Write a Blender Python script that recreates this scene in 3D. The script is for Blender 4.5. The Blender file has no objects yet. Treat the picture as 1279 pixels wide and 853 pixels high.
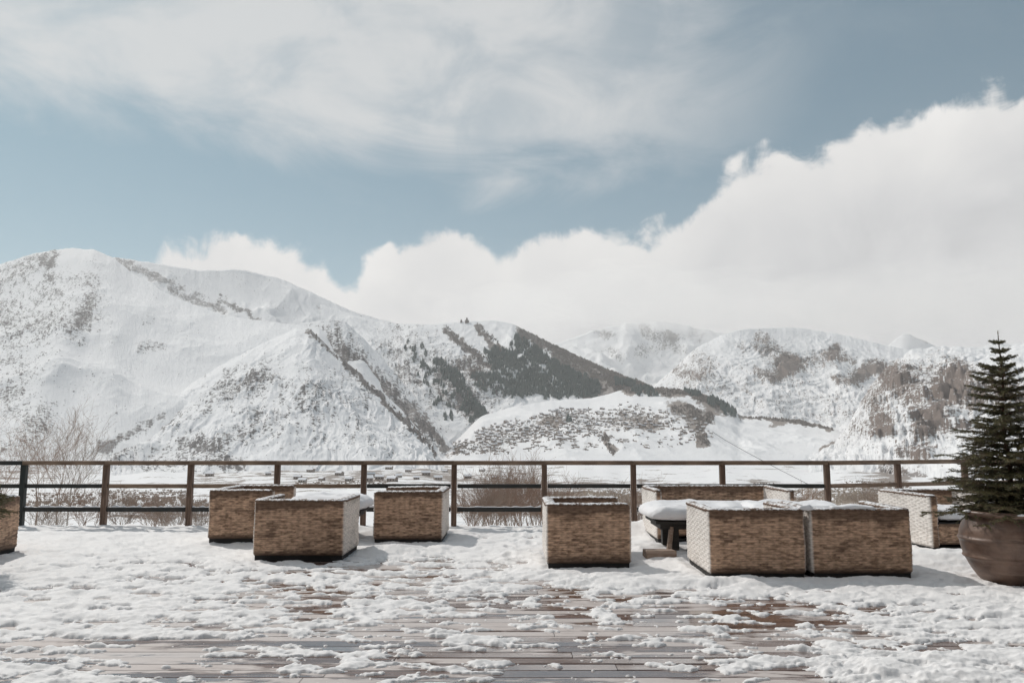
import bpy, math, random
import numpy as np
from mathutils import Vector, Matrix

# ------------------------------------------------------------------ camera, sky, sun, exposure
scene = bpy.context.scene
COL = scene.collection
CAM_H, PITCH, F = 1.44, math.radians(6.96), 995.0
cam_d = bpy.data.cameras.new('camera')
cam_d.lens = 28.0
cam_d.sensor_width = 36.0
cam_d.clip_start = 0.1
cam_d.clip_end = 60000
cam = bpy.data.objects.new('camera', cam_d)
cam.location = (0, 0, CAM_H)
cam.rotation_euler = (math.pi / 2 + PITCH, 0, 0)
COL.objects.link(cam)
scene.camera = cam
SUN_EL, SUN_AZ = math.radians(44), math.radians(-42)     # azimuth from +Y, negative = to the left
SUN_STRENGTH, SKY_STRENGTH = 2.25, 0.12
scene.view_settings.view_transform = 'Standard'
scene.view_settings.look = 'None'
scene.view_settings.gamma = 1
scene.view_settings.use_curve_mapping = False
scene.view_settings.exposure = 0.2
scene.render.engine = 'CYCLES'
scene.cycles.use_denoising = True
scene.cycles.max_bounces = 6
scene.cycles.volume_bounces = 3
scene.cycles.transparent_max_bounces = 8
scene.cycles.sample_clamp_indirect = 8
sun_d = bpy.data.lights.new('sun', 'SUN')
sun_d.energy = SUN_STRENGTH
sun_d.angle = math.radians(1.2)
sun_d.color = (1.0, 0.95, 0.89)
sun = bpy.data.objects.new('sun', sun_d)
sdir = Vector((math.cos(SUN_EL) * math.sin(SUN_AZ), math.cos(SUN_EL) * math.cos(SUN_AZ), math.sin(SUN_EL)))
sun.rotation_euler = sdir.to_track_quat('Z', 'Y').to_euler()
COL.objects.link(sun)


def ray(px, py):
    dx = (np.asarray(px, float) - 639.5) / F
    dy = (426.5 - np.asarray(py, float)) / F
    c, s = math.cos(PITCH), math.sin(PITCH)
    return dx, c - dy * s, s + dy * c


def At(px, py, Y):                       # world point at depth Y seen at that place of the photograph
    x, y, z = ray(px, py)
    t = Y / y
    return x * t, Y + 0 * t, CAM_H + z * t


def G(px, py, z=0.0):                    # world point at height z
    x, y, zz = ray(px, py)
    t = (z - CAM_H) / zz
    return x * t, y * t


def proj(x, y, z):
    c, s = math.cos(PITCH), math.sin(PITCH)
    zz = z - CAM_H
    f = y * c + zz * s
    u = -y * s + zz * c
    f = np.maximum(f, 1e-3)
    return 639.5 + F * x / f, 426.5 - F * u / f


# ------------------------------------------------------------------ node helpers
class NT:
    def __init__(self, tree):
        self.t = tree
        self.n = tree.nodes
        self.l = tree.links

    def new(self, typ, **kw):
        n = self.n.new(typ)
        for k, v in kw.items():
            setattr(n, k, v)
        return n

    def link(self, a, b):
        if isinstance(a, (int, float)):
            b.default_value = a
        elif isinstance(a, (tuple, list)):
            b.default_value = a if len(a) == len(b.default_value) else (*a, 1)
        else:
            self.l.new(a, b)

    def math(self, op, a, b=0.0, c=0.0, clamp=False):
        n = self.new('ShaderNodeMath', operation=op, use_clamp=clamp)
        self.link(a, n.inputs[0])
        self.link(b, n.inputs[1])
        self.link(c, n.inputs[2])
        return n.outputs[0]

    def sstep(self, x, a, b, lo=0.0, hi=1.0):
        n = self.new('ShaderNodeMapRange', interpolation_type='SMOOTHSTEP')
        self.link(x, n.inputs[0])
        for i, v in enumerate((a, b, lo, hi)):
            self.link(v, n.inputs[1 + i])
        return n.outputs[0]

    def noise(self, vec, scale, detail=3.0, rough=0.5, dist=0.0, out=0, dim='3D'):
        n = self.new('ShaderNodeTexNoise', noise_dimensions=dim)
        self.link(vec, n.inputs['Vector'])
        self.link(scale, n.inputs['Scale'])
        n.inputs['Detail'].default_value = detail
        n.inputs['Roughness'].default_value = rough
        n.inputs['Distortion'].default_value = dist
        return n.outputs[out]

    def mapping(self, vec, scale=(1, 1, 1), rot=(0, 0, 0), loc=(0, 0, 0)):
        n = self.new('ShaderNodeMapping')
        self.link(vec, n.inputs[0])
        n.inputs['Scale'].default_value = scale
        n.inputs['Rotation'].default_value = rot
        n.inputs['Location'].default_value = loc
        return n.outputs[0]

    def mix(self, f, a, b, blend='MIX'):
        n = self.new('ShaderNodeMix', data_type='RGBA', blend_type=blend)
        self.link(f, n.inputs[0])
        self.link(a, n.inputs[6])
        self.link(b, n.inputs[7])
        return n.outputs[2]

    def attr(self, name, out='Fac'):
        n = self.new('ShaderNodeAttribute', attribute_name=name)
        return n.outputs[out]

    def coord(self, out='Object'):
        return self.new('ShaderNodeTexCoord').outputs[out]

    def geo(self, out='Position'):
        return self.new('ShaderNodeNewGeometry').outputs[out]

    def sep(self, v):
        n = self.new('ShaderNodeSeparateXYZ')
        self.link(v, n.inputs[0])
        return n.outputs

    def comb(self, x, y, z):
        n = self.new('ShaderNodeCombineXYZ')
        self.link(x, n.inputs[0])
        self.link(y, n.inputs[1])
        self.link(z, n.inputs[2])
        return n.outputs[0]

    def bump(self, h, strength=0.5, dist=0.01):
        n = self.new('ShaderNodeBump')
        n.inputs['Strength'].default_value = strength
        n.inputs['Distance'].default_value = dist
        self.link(h, n.inputs['Height'])
        return n.outputs[0]


def new_mat(name):
    m = bpy.data.materials.new(name)
    m.use_nodes = True
    m.node_tree.nodes.clear()
    t = NT(m.node_tree)
    b = t.new('ShaderNodeBsdfPrincipled')
    o = t.new('ShaderNodeOutputMaterial')
    t.l.new(b.outputs[0], o.inputs[0])
    return m, t, b


# ------------------------------------------------------------------ world
world = bpy.data.worlds.new('World')
scene.world = world
world.use_nodes = True
wt = NT(world.node_tree)
wt.n.clear()
sky = wt.new('ShaderNodeTexSky', sky_type='NISHITA')
sky.sun_disc = False
sky.sun_elevation = SUN_EL
sky.sun_rotation = SUN_AZ
sky.altitude = 1700
sky.air_density = 1.0
sky.dust_density = 1.6
sky.ozone_density = 1.0
skyc = wt.mix(0.40, sky.outputs[0], wt.mix(1.0, (1, 1, 1), wt.new('ShaderNodeRGBToBW').outputs[0]))
# grey version of the sky for a soft, thinly veiled blue
bw = [n for n in wt.n if n.bl_idname == 'ShaderNodeRGBToBW'][0]
wt.l.new(sky.outputs[0], bw.inputs[0])
mixn = skyc.node
for l in list(mixn.inputs[7].links):
    wt.l.remove(l)
cc = wt.new('ShaderNodeCombineColor')
for i, k in enumerate((1.0, 1.0, 1.0)):
    wt.l.new(wt.math('MULTIPLY', bw.outputs[0], k), cc.inputs[i])
wt.l.new(cc.outputs[0], mixn.inputs[7])
gm = wt.new('ShaderNodeGamma')           # thin high haze evens the sky out
wt.l.new(skyc, gm.inputs[0])
gm.inputs[1].default_value = 0.7
skyc = wt.mix(1.0, gm.outputs[0], (0.46, 0.79, 0.87), 'MULTIPLY')
bg_sky = wt.new('ShaderNodeBackground')
wt.l.new(skyc, bg_sky.inputs[0])
bg_sky.inputs[1].default_value = SKY_STRENGTH

d = wt.coord('Generated')
dn = wt.new('ShaderNodeVectorMath', operation='NORMALIZE')
wt.link(d, dn.inputs[0])
dirv = dn.outputs[0]
sx, sy, sz = wt.sep(dirv)
az = wt.math('ARCTAN2', sx, sy)
el = wt.math('ARCSINE', sz)
AZ0, AZ1 = -0.8, 0.8
azn = wt.math('MULTIPLY_ADD', az, 1 / (AZ1 - AZ0), -AZ0 / (AZ1 - AZ0), clamp=True)


def azel(px, py):
    x, y, z = ray(px, py)
    return math.atan2(x, y), math.atan2(z, math.hypot(x, y))


def curve_of_az(pts):                     # elevation (radians) as a function of azimuth
    n = wt.new('ShaderNodeFloatCurve')
    c = n.mapping.curves[0]
    q = []
    for px, py in pts:
        a, e = azel(px, py)
        q.append(((a - AZ0) / (AZ1 - AZ0), e))
    q.sort()
    c.points[0].location = (0.0, q[0][1])
    c.points[-1].location = (1.0, q[-1][1])
    for a, e in q:
        c.points.new(a, e)
    n.mapping.update()
    wt.link(azn, n.inputs['Value'])
    return n.outputs[0]


# cumulus bank that rises to the right behind the mountains
top = curve_of_az([(-200, 330), (0, 335), (120, 322), (190, 296), (260, 286), (330, 294), (390, 312), (432, 345), (470, 318),
                   (520, 283), (570, 292), (620, 315), (670, 300), (760, 285), (850, 262), (900, 230), (950, 195), (1010, 178),
                   (1090, 152), (1160, 150), (1215, 105), (1245, 82), (1279, 92), (1400, 60)])
warp = wt.noise(dirv, 7.0, 5, 0.62, 0.5)
big = wt.noise(wt.mapping(dirv, (1, 1, 1.3), loc=(3.1, 0.7, 1.9)), 3.2, 3, 0.5)
n1 = wt.math('MULTIPLY_ADD', warp, 0.10, -0.05)
n2 = wt.noise(dirv, 24.0, 8, 0.68, 0.6)
n1 = wt.math('ADD', n1, wt.math('MULTIPLY_ADD', n2, 0.050, -0.025))
for vs_, va_, vo_ in ((11.0, 0.085, 0.0), (27.0, 0.034, 4.0)):
    vor = wt.new('ShaderNodeTexVoronoi', feature='SMOOTH_F1')
    wn = wt.noise(dirv, 9.0, 4, 0.6, 0.0, out=1)
    wv_ = wt.new('ShaderNodeVectorMath', operation='MULTIPLY_ADD')
    wt.link(wn, wv_.inputs[0])
    wv_.inputs[1].default_value = (0.09, 0.09, 0.09)
    wt.link(dirv, wv_.inputs[2])
    wt.link(wv_.outputs[0], vor.inputs['Vector'])
    vor.inputs['Scale'].default_value = vs_
    vor.inputs['Smoothness'].default_value = 0.7
    n1 = wt.math('ADD', n1, wt.math('MULTIPLY_ADD', vor.outputs['Distance'], -va_, va_ * 0.42))
puff = n1
hgt = wt.math('SUBTRACT', wt.math('ADD', top, n1), el)
bank = wt.sstep(hgt, -0.009, 0.015)
bank_left = wt.sstep(az, -0.51, -0.41)     # bank thins out over the left peak
bank = wt.math('MULTIPLY', bank, bank_left)
# soft high veil
hi_lo = curve_of_az([(-200, 120), (0, 105), (150, 150), (300, 205), (500, 215), (700, 235), (850, 225), (950, 190), (1100, 40), (1400, -20)])
vn = wt.noise(wt.mapping(dirv, (0.8, 0.8, 2.0)), 5.0, 8, 0.6, 0.7)
vn2 = wt.noise(wt.mapping(dirv, (1, 1, 2.0), loc=(5, 2, 8)), 2.0, 3, 0.5)
veil_h = wt.math('ADD', wt.math('SUBTRACT', el, hi_lo), wt.math('MULTIPLY_ADD', vn, 0.26, -0.13))
veil = wt.sstep(veil_h, -0.035, 0.075)
veil = wt.math('MULTIPLY', veil, wt.sstep(wt.noise(wt.mapping(dirv, (1, 1, 1.7), loc=(2, 7, 1)), 7.0, 6, 0.58, 0.5), 0.32, 0.62, 0.55, 1.0))
az_w = wt.math('ADD', az, wt.math('MULTIPLY_ADD', vn, 0.5, -0.25))
tr = wt.math('MULTIPLY', wt.sstep(az_w, 0.02, 0.42), wt.sstep(el, 0.22, 0.38))   # clear blue to the upper right
veil = wt.math('MULTIPLY', veil, wt.math('MULTIPLY_ADD', tr, -0.88, 1.0))
veil = wt.math('MULTIPLY', veil, 0.85)
lowhaze = wt.sstep(el, 0.20, 0.0, 0.0, 0.35)
veil = wt.math('MAXIMUM', veil, lowhaze)
# cloud brightness: brighter on the rim, a little grey lower down
rim = wt.sstep(hgt, 0.10, 0.0, 0.0, 1.0)
shade = wt.math('MULTIPLY_ADD', big, 0.9, -0.45)
shade = wt.math('ADD', wt.math('ADD', shade, wt.math('MULTIPLY_ADD', warp, 0.5, -0.25)), wt.math('MULTIPLY', puff, 3.5))
bright = wt.math('ADD', wt.math('MULTIPLY_ADD', rim, 0.10, 0.59), wt.math('MULTIPLY', shade, 0.40))
ccol = wt.mix(wt.sstep(bright, 0.5, 0.75), (0.96, 0.965, 0.985), (1.0, 0.985, 0.965))
bgb = wt.new('ShaderNodeBackground')
wt.l.new(ccol, bgb.inputs[0])
wt.l.new(bright, bgb.inputs[1])
bgv = wt.new('ShaderNodeBackground')
bgv.inputs[0].default_value = (0.98, 0.985, 0.985, 1)
bgv.inputs[1].default_value = 0.60
m1 = wt.new('ShaderNodeMixShader')
wt.l.new(veil, m1.inputs[0])
wt.l.new(bg_sky.outputs[0], m1.inputs[1])
wt.l.new(bgv.outputs[0], m1.inputs[2])
m2 = wt.new('ShaderNodeMixShader')
wt.l.new(bank, m2.inputs[0])
wt.l.new(m1.outputs[0], m2.inputs[1])
wt.l.new(bgb.outputs[0], m2.inputs[2])
wo = wt.new('ShaderNodeOutputWorld')
wt.l.new(m2.outputs[0], wo.inputs[0])
world.cycles.sampling_method = 'AUTOMATIC'


# ------------------------------------------------------------------ noise in numpy
def _h(ix, iy, seed):
    n = (ix.astype(np.int64) * 374761393 + iy.astype(np.int64) * 668265263 + int(seed) * 974711) & 0xffffffff
    n = ((n ^ (n >> 13)) * 1274126177) & 0xffffffff
    return (n ^ (n >> 16)) & 0xffff


def perlin(x, y, seed=0):
    x = np.asarray(x, float)
    y = np.asarray(y, float)
    ix = np.floor(x)
    iy = np.floor(y)
    fx = x - ix
    fy = y - iy
    ux = fx * fx * fx * (fx * (fx * 6 - 15) + 10)
    uy = fy * fy * fy * (fy * (fy * 6 - 15) + 10)

    def g(ox, oy):
        a = _h(ix + ox, iy + oy, seed) * (2 * math.pi / 65536)
        return np.cos(a) * (fx - ox) + np.sin(a) * (fy - oy)
    a = g(0, 0) * (1 - ux) + g(1, 0) * ux
    b = g(0, 1) * (1 - ux) + g(1, 1) * ux
    return (a * (1 - uy) + b * uy) * 1.5


def fbm(x, y, octv=4, seed=0, gain=0.5, lac=2.03):
    s, a = 0, 1.0
    for i in range(octv):
        s = s + a * perlin(x, y, seed + i * 17)
        x = x * lac + 3.7
        y = y * lac - 1.9
        a *= gain
    return s


def ridged(x, y, octv=5, seed=0, gain=0.5):
    s, a, w = 0, 1.0, 1.0
    for i in range(octv):
        n = 1 - np.abs(perlin(x, y, seed + i * 31))
        n = n * n * w
        w = np.clip(n * 1.6, 0, 1)
        s = s + a * n
        x = x * 2.07 + 5.3
        y = y * 2.07 + 1.1
        a *= gain
    return s


# ------------------------------------------------------------------ mesh helpers
def mesh_np(name, V, Fq, smooth=True, attrs=None, uv=None):
    V = np.asarray(V, np.float32)
    Fq = np.asarray(Fq, np.int32)
    me = bpy.data.meshes.new(name)
    k = Fq.shape[1]
    me.vertices.add(len(V))
    me.vertices.foreach_set('co', V.ravel())
    me.loops.add(Fq.size)
    me.loops.foreach_set('vertex_index', Fq.ravel())
    me.polygons.add(len(Fq))
    me.polygons.foreach_set('loop_start', np.arange(0, Fq.size, k, dtype=np.int32))
    me.polygons.foreach_set('loop_total', np.full(len(Fq), k, np.int32))
    me.polygons.foreach_set('use_smooth', np.full(len(Fq), smooth, bool))
    if attrs:
        for an, av in attrs.items():
            a = me.attributes.new(an, 'FLOAT', 'POINT')
            a.data.foreach_set('value', np.asarray(av, np.float32).ravel())
    if uv is not None:
        u = me.uv_layers.new(name='UVMap')
        u.data.foreach_set('uv', np.asarray(uv, np.float32)[Fq.ravel()].ravel())
    me.update(calc_edges=True)
    me.validate()
    return me


def grid_faces(nr, nc, close_c=False, close_r=False):
    r = np.arange(nr - (0 if close_r else 1))
    c = np.arange(nc - (0 if close_c else 1))
    R, C = np.meshgrid(r, c, indexing='ij')
    R2 = (R + 1) % nr
    C2 = (C + 1) % nc
    return np.stack([R * nc + C, R * nc + C2, R2 * nc + C2, R2 * nc + C], -1).reshape(-1, 4)


class MB:                                 # collects plain polygons, builds ONE mesh object
    def __init__(self):
        self.v, self.f, self.m = [], [], []

    def add(self, vs, fs, mi=0):
        o = len(self.v)
        self.v += [tuple(p) for p in vs]
        self.f += [tuple(o + i for i in f) for f in fs]
        self.m += [mi] * len(fs)

    def box(self, x0, x1, y0, y1, z0, z1, mi=0, M=None):
        vs = [(x, y, z) for z in (z0, z1) for y in (y0, y1) for x in (x0, x1)]
        if M is not None:
            vs = [M @ Vector(p) for p in vs]
        self.add(vs, [(0, 2, 3, 1), (4, 5, 7, 6), (0, 1, 5, 4), (2, 6, 7, 3), (0, 4, 6, 2), (1, 3, 7, 5)], mi)

    def tube(self, p0, p1, r0, r1, n=5, mi=0, caps=True):
        p0, p1 = Vector(p0), Vector(p1)
        q = (p1 - p0).to_track_quat('Z', 'Y')
        vs = []
        for p, r in ((p0, r0), (p1, r1)):
            for k in range(n):
                a = 2 * math.pi * k / n
                vs.append(p + q @ Vector((r * math.cos(a), r * math.sin(a), 0)))
        fs = [(k, (k + 1) % n, n + (k + 1) % n, n + k) for k in range(n)]
        if caps:
            fs += [tuple(range(n - 1, -1, -1)), tuple(range(n, 2 * n))]
        self.add(vs, fs, mi)

    def lathe(self, prof, n=48, cx=0, cy=0, mi=0):
        vs, fs = [], []
        for r, z in prof:
            for k in range(n):
                a = 2 * math.pi * k / n
                vs.append((cx + r * math.cos(a), cy + r * math.sin(a), z))
        for i in range(len(prof) - 1):
            for k in range(n):
                fs.append((i * n + k, i * n + (k + 1) % n, (i + 1) * n + (k + 1) % n, (i + 1) * n + k))
        self.add(vs, fs, mi)

    def build(self, name, mats, parent=None, smooth=False, bevel=0.0):
        me = bpy.data.meshes.new(name)
        me.from_pydata(self.v, [], self.f)
        for p, mi in zip(me.polygons, self.m):
            p.material_index = mi
            p.use_smooth = smooth
        return link(name, me, mats, parent, bevel)


def link(name, me, mats, parent=None, bevel=0.0):
    if not isinstance(mats, (list, tuple)):
        mats = [mats]
    for m in mats:
        me.materials.append(m)
    o = bpy.data.objects.new(name, me)
    COL.objects.link(o)
    if parent is not None:
        o.parent = parent
    if bevel:
        b = o.modifiers.new('bevel', 'BEVEL')
        b.width = bevel
        b.segments = 2
        b.limit_method = 'ANGLE'
    return o


def tag(o, label=None, cat=None, group=None, kind=None):
    if label:
        o['label'] = label
    if cat:
        o['category'] = cat
    if group:
        o['group'] = group
    if kind:
        o['kind'] = kind
    return o


def empty(name, loc=(0, 0, 0), rz=0.0):
    o = bpy.data.objects.new(name, None)
    o.location = loc
    o.rotation_euler = (0, 0, rz)
    COL.objects.link(o)
    return o


def dup(root):
    c = root.copy()
    COL.objects.link(c)
    for ch in list(root.children):
        k = ch.copy()
        COL.objects.link(k)
        k.parent = c
    return c


# ------------------------------------------------------------------ materials
def mat_terrain(name, sx_=30.0, sy_=110.0, rot=0.5, scrub_col=(0.19, 0.16, 0.145), rock_col=(0.13, 0.12, 0.118),
                rock_bias=0.0, stipple=0.5, snow_a=(0.92, 0.915, 0.915), cell=1.0):
    m, t, b = new_mat(name)
    pos = t.geo('Position')
    uv = t.coord('UV')
    P = t.mapping(pos, (0.001, 0.001, 0.001))
    U = t.mapping(uv, (1 / sx_, 1 / sy_, 1), rot=(0, 0, rot))
    U2 = t.mapping(uv, (3.2 / sx_, 2.2 / sy_, 1), rot=(0, 0, rot * 1.2))
    st2 = t.noise(U2, 1.0, 4, 0.7, 0.8)
    rock = t.attr('rock')
    scrub = t.attr('scrub')
    nz = t.sep(t.geo('Normal'))[2]
    steep = t.math('SUBTRACT', 1.0, nz)
    streak = t.noise(U, 1.0, 5, 0.62, 0.6)
    blotch = t.noise(P, 9.0 * cell, 4, 0.6)
    fine = t.noise(P, 70.0 * cell, 4, 0.65)
    fine2 = t.noise(t.mapping(P, (1, 1, 2.2)), 95.0 * cell, 4, 0.75)
    f = t.math('ADD', t.math('MULTIPLY', streak, 0.75), t.math('MULTIPLY', blotch, 0.35))
    f = t.math('ADD', f, t.math('MULTIPLY', fine, 0.45))
    f = t.math('MULTIPLY_ADD', f, 1.8, -1.8 * 0.775)
    f = t.math('ADD', f, t.math('MULTIPLY_ADD', st2, 0.9, -0.45))
    f = t.math('ADD', f, t.math('MULTIPLY', steep, 0.35))
    f = t.math('ADD', f, t.math('MULTIPLY_ADD', rock, 0.80, -0.46 + rock_bias))
    f = t.math('ADD', t.math('MULTIPLY', f, 0.8), t.math('MULTIPLY_ADD', fine2, 2.0, -1.03))
    rf = t.math('MULTIPLY', t.sstep(f, 0.0, 0.14), 0.95)
    # scrub: brown twiggy cover through the snow
    sf = t.math('ADD', t.math('MULTIPLY', fine, 0.55), t.math('MULTIPLY', streak, 0.40))
    sf = t.math('ADD', sf, t.math('MULTIPLY', t.noise(P, 260.0 * cell, 3, 0.6), 0.4))
    sf = t.math('MULTIPLY_ADD', sf, 1.8, -1.8 * 0.675)
    sf = t.math('ADD', sf, t.math('MULTIPLY_ADD', scrub, 0.75, -0.42))
    sf = t.sstep(sf, 0.0, 0.22)
    sf = t.math('MULTIPLY', sf, 0.85)
    sc = t.mix(t.noise(P, 5.0, 3, 0.5), (0.82, 0.825, 0.835), snow_a)
    rc = t.mix(t.noise(P, 40.0 * cell, 5, 0.7), tuple(c * 0.6 for c in rock_col), tuple(min(1, c * 1.5) for c in rock_col))
    bc = t.mix(t.noise(P, 120.0 * cell, 4, 0.6), tuple(c * 0.65 for c in scrub_col), tuple(min(1, c * 1.35) for c in scrub_col))
    c = t.mix(sf, sc, bc)
    c = t.mix(rf, c, rc)
    t.l.new(c, b.inputs['Base Color'])
    b.inputs['Roughness'].default_value = 0.85
    b.inputs['Specular IOR Level'].default_value = 0.15
    hn = t.math('ADD', t.math('MULTIPLY', fine, 5.0), t.math('MULTIPLY', streak, 9.0))
    hn = t.math('ADD', hn, t.math('MULTIPLY', t.math('MULTIPLY', rf, t.noise(P, 60.0, 4, 0.7)), 10.0))
    t.l.new(t.bump(hn, stipple, 1.0), b.inputs['Normal'])
    return m


def mat_snow(name, col=(0.86, 0.86, 0.875), grain=60.0, dist=0.006, dirt=0.0):
    m, t, b = new_mat(name)
    pos = t.geo('Position')
    n = t.noise(pos, grain, 4, 0.6)
    n2 = t.noise(pos, grain * 0.18, 3, 0.5)
    c = t.mix(t.sstep(n2, 0.3, 0.7), tuple(x * 0.95 for x in col), col)
    if dirt:
        c = t.mix(t.math('MULTIPLY', t.sstep(t.noise(pos, 9.0, 4, 0.6), 0.55, 0.8), dirt), c, (0.55, 0.49, 0.46))
    t.l.new(c, b.inputs['Base Color'])
    b.inputs['Roughness'].default_value = 0.7
    b.inputs['Specular IOR Level'].default_value = 0.3
    b.inputs['Subsurface Weight'].default_value = 0.0
    t.l.new(t.bump(t.math('ADD', n, t.math('MULTIPLY', n2, 2.0)), 0.5, dist), b.inputs['Normal'])
    return m


def mat_wood(name, a, b_, scale=(1.2, 14, 14), rough=0.65, rot=(0, 0, 0)):
    m, t, b = new_mat(name)
    o = t.mapping(t.coord('Object'), scale, rot=rot)
    n = t.noise(o, 3.0, 5, 0.65, 0.4)
    n2 = t.noise(t.coord('Object'), 1.1, 3, 0.5)
    c = t.mix(t.sstep(n, 0.3, 0.72), a, b_)
    c = t.mix(t.math('MULTIPLY', t.sstep(n2, 0.45, 0.7), 0.55), c, tuple(x * 0.45 for x in a))
    t.l.new(c, b.inputs['Base Color'])
    b.inputs['Roughness'].default_value = rough
    t.l.new(t.bump(n, 0.5, 0.003), b.inputs['Normal'])
    return m


def mat_plain(name, a, b_, scale=20.0, rough=0.8, bump=0.3, dist=0.004):
    m, t, b = new_mat(name)
    n = t.noise(t.coord('Object'), scale, 4, 0.6)
    t.l.new(t.mix(n, a, b_), b.inputs['Base Color'])
    b.inputs['Roughness'].default_value = rough
    t.l.new(t.bump(n, bump, dist), b.inputs['Normal'])
    return m


def mat_wicker(name, seed=0.0, tone=1.0):
    m, t, b = new_mat(name)
    uv = t.coord('UV')
    info = t.new('ShaderNodeObjectInfo').outputs['Random']
    off = t.comb(t.math('MULTIPLY', info, 37.0), t.math('MULTIPLY', info, 11.0), 0.0)
    va = t.new('ShaderNodeVectorMath', operation='ADD')
    t.link(uv, va.inputs[0])
    t.link(off, va.inputs[1])
    U = va.outputs[0]
    strand = t.noise(t.mapping(U, (13.0, 40.0, 1)), 1.0, 2, 0.6)
    patch = t.noise(t.mapping(U, (2.4, 3.6, 1)), 1.0, 4, 0.6, 0.2)
    grp = t.noise(t.mapping(U, (16.0, 22.0, 1)), 1.0, 2, 0.6)
    wet = t.attr('wet')
    pit = t.attr('pit')
    c = t.mix(t.sstep(strand, 0.32, 0.68), (0.235 * tone, 0.145 * tone, 0.092 * tone), (0.72 * tone, 0.475 * tone, 0.325 * tone))
    c = t.mix(t.sstep(t.attr('dash'), 0.1, 1.0, 0.05, 0.55), c, (0.70 * tone, 0.47 * tone, 0.325 * tone))
    c = t.mix(t.math('MULTIPLY', t.sstep(t.math('ADD', t.math('MULTIPLY', grp, 0.7), t.math('MULTIPLY', t.attr('dash'), -0.20)), 0.2, 0.5), 0.4), c, (0.17, 0.10, 0.062))
    bl = t.attr('lit_side')
    cb__ = t.mix(t.sstep(strand, 0.25, 0.6), (0.66, 0.60, 0.55), (0.90, 0.85, 0.80))  # near-white wicker tone that paints light onto the chair sides
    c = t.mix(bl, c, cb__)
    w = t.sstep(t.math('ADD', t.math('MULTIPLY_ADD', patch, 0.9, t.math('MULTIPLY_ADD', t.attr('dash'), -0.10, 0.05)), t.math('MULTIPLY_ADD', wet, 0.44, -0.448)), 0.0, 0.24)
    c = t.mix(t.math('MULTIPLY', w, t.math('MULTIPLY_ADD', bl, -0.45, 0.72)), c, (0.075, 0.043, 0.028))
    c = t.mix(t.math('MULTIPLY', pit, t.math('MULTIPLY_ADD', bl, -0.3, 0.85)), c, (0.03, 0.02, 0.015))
    # snow dust caught on upward faces
    nz = t.sep(t.geo('Normal'))[2]
    dn_ = t.math('MULTIPLY', t.sstep(nz, 0.55, 0.9), t.sstep(t.noise(t.geo('Position'), 16.0, 4, 0.7), 0.36, 0.56))
    c = t.mix(t.math('MULTIPLY', dn_, t.attr('dust')), c, (0.86, 0.86, 0.87))
    t.l.new(c, b.inputs['Base Color'])
    b.inputs['Roughness'].default_value = 0.62
    b.inputs['Specular IOR Level'].default_value = 0.3
    t.l.new(t.bump(strand, 0.4, 0.003), b.inputs['Normal'])
    return m


M_SNOW = mat_snow('fresh_snow')
M_DSNOW = mat_snow('trodden_snow', (0.87, 0.858, 0.852), 45.0, 0.007, 0.15)
M_WICKER = mat_wicker('woven_wicker')
M_BLACK = mat_plain('black_base', (0.012, 0.012, 0.013), (0.03, 0.027, 0.025))
M_RAIL = mat_wood('rail_timber', (0.15, 0.095, 0.064), (0.33, 0.24, 0.17))
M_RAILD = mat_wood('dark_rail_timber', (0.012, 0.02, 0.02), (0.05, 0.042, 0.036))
M_POST = mat_wood('post_timber', (0.085, 0.052, 0.036), (0.22, 0.142, 0.10), scale=(14, 14, 1.2))
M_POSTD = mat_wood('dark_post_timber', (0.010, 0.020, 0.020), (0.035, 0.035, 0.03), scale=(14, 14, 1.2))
M_TABLE = mat_wood('black_stained_timber', (0.012, 0.014, 0.013), (0.035, 0.028, 0.024))
M_LOG = mat_wood('weathered_timber', (0.22, 0.15, 0.11), (0.42, 0.33, 0.27))
M_TWIG = mat_plain('twig_bark', (0.24, 0.175, 0.135), (0.42, 0.33, 0.27))
M_TWIGR = mat_plain('reddish_twig_bark', (0.26, 0.165, 0.12), (0.42, 0.30, 0.23))
M_BIRCH = mat_plain('pale_bark', (0.42, 0.37, 0.33), (0.66, 0.62, 0.57), scale=6)
M_BRUSH = mat_plain('dry_brush', (0.20, 0.145, 0.11), (0.44, 0.35, 0.29), scale=0.4)
M_REED = mat_plain('dry_reed', (0.36, 0.29, 0.23), (0.62, 0.52, 0.43), scale=0.4)
M_SOIL = mat_plain('potting_soil', (0.03, 0.02, 0.015), (0.07, 0.05, 0.035))
M_HWALL = mat_plain('village_wall', (0.22, 0.175, 0.15), (0.40, 0.34, 0.30), scale=0.2)
M_HWALL2 = mat_plain('pale_village_wall', (0.35, 0.31, 0.28), (0.5, 0.45, 0.41), scale=0.2)
M_HROOF = mat_plain('snowy_roof', (0.72, 0.73, 0.76), (0.85, 0.85, 0.87), scale=0.1)
M_HROOF2 = mat_plain('slate_blue_roof', (0.28, 0.33, 0.38), (0.45, 0.48, 0.52), scale=0.1)
M_STONE = mat_plain('church_stone', (0.16, 0.14, 0.13), (0.24, 0.21, 0.19), scale=0.1)
M_CONIFER = mat_plain('far_conifer', (0.055, 0.082, 0.080), (0.15, 0.18, 0.17), scale=0.02)


# ------------------------------------------------------------------ ground and mountains
_R = np.array([0, 12, 17, 25, 60, 150, 320, 600, 1200, 1800, 2500, 14000.])
_Z = np.array([-1.5, -1.5, -1.25, -1.75, -5.0, -12.0, -23., -38, -57, -60, -57, -57.])


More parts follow.
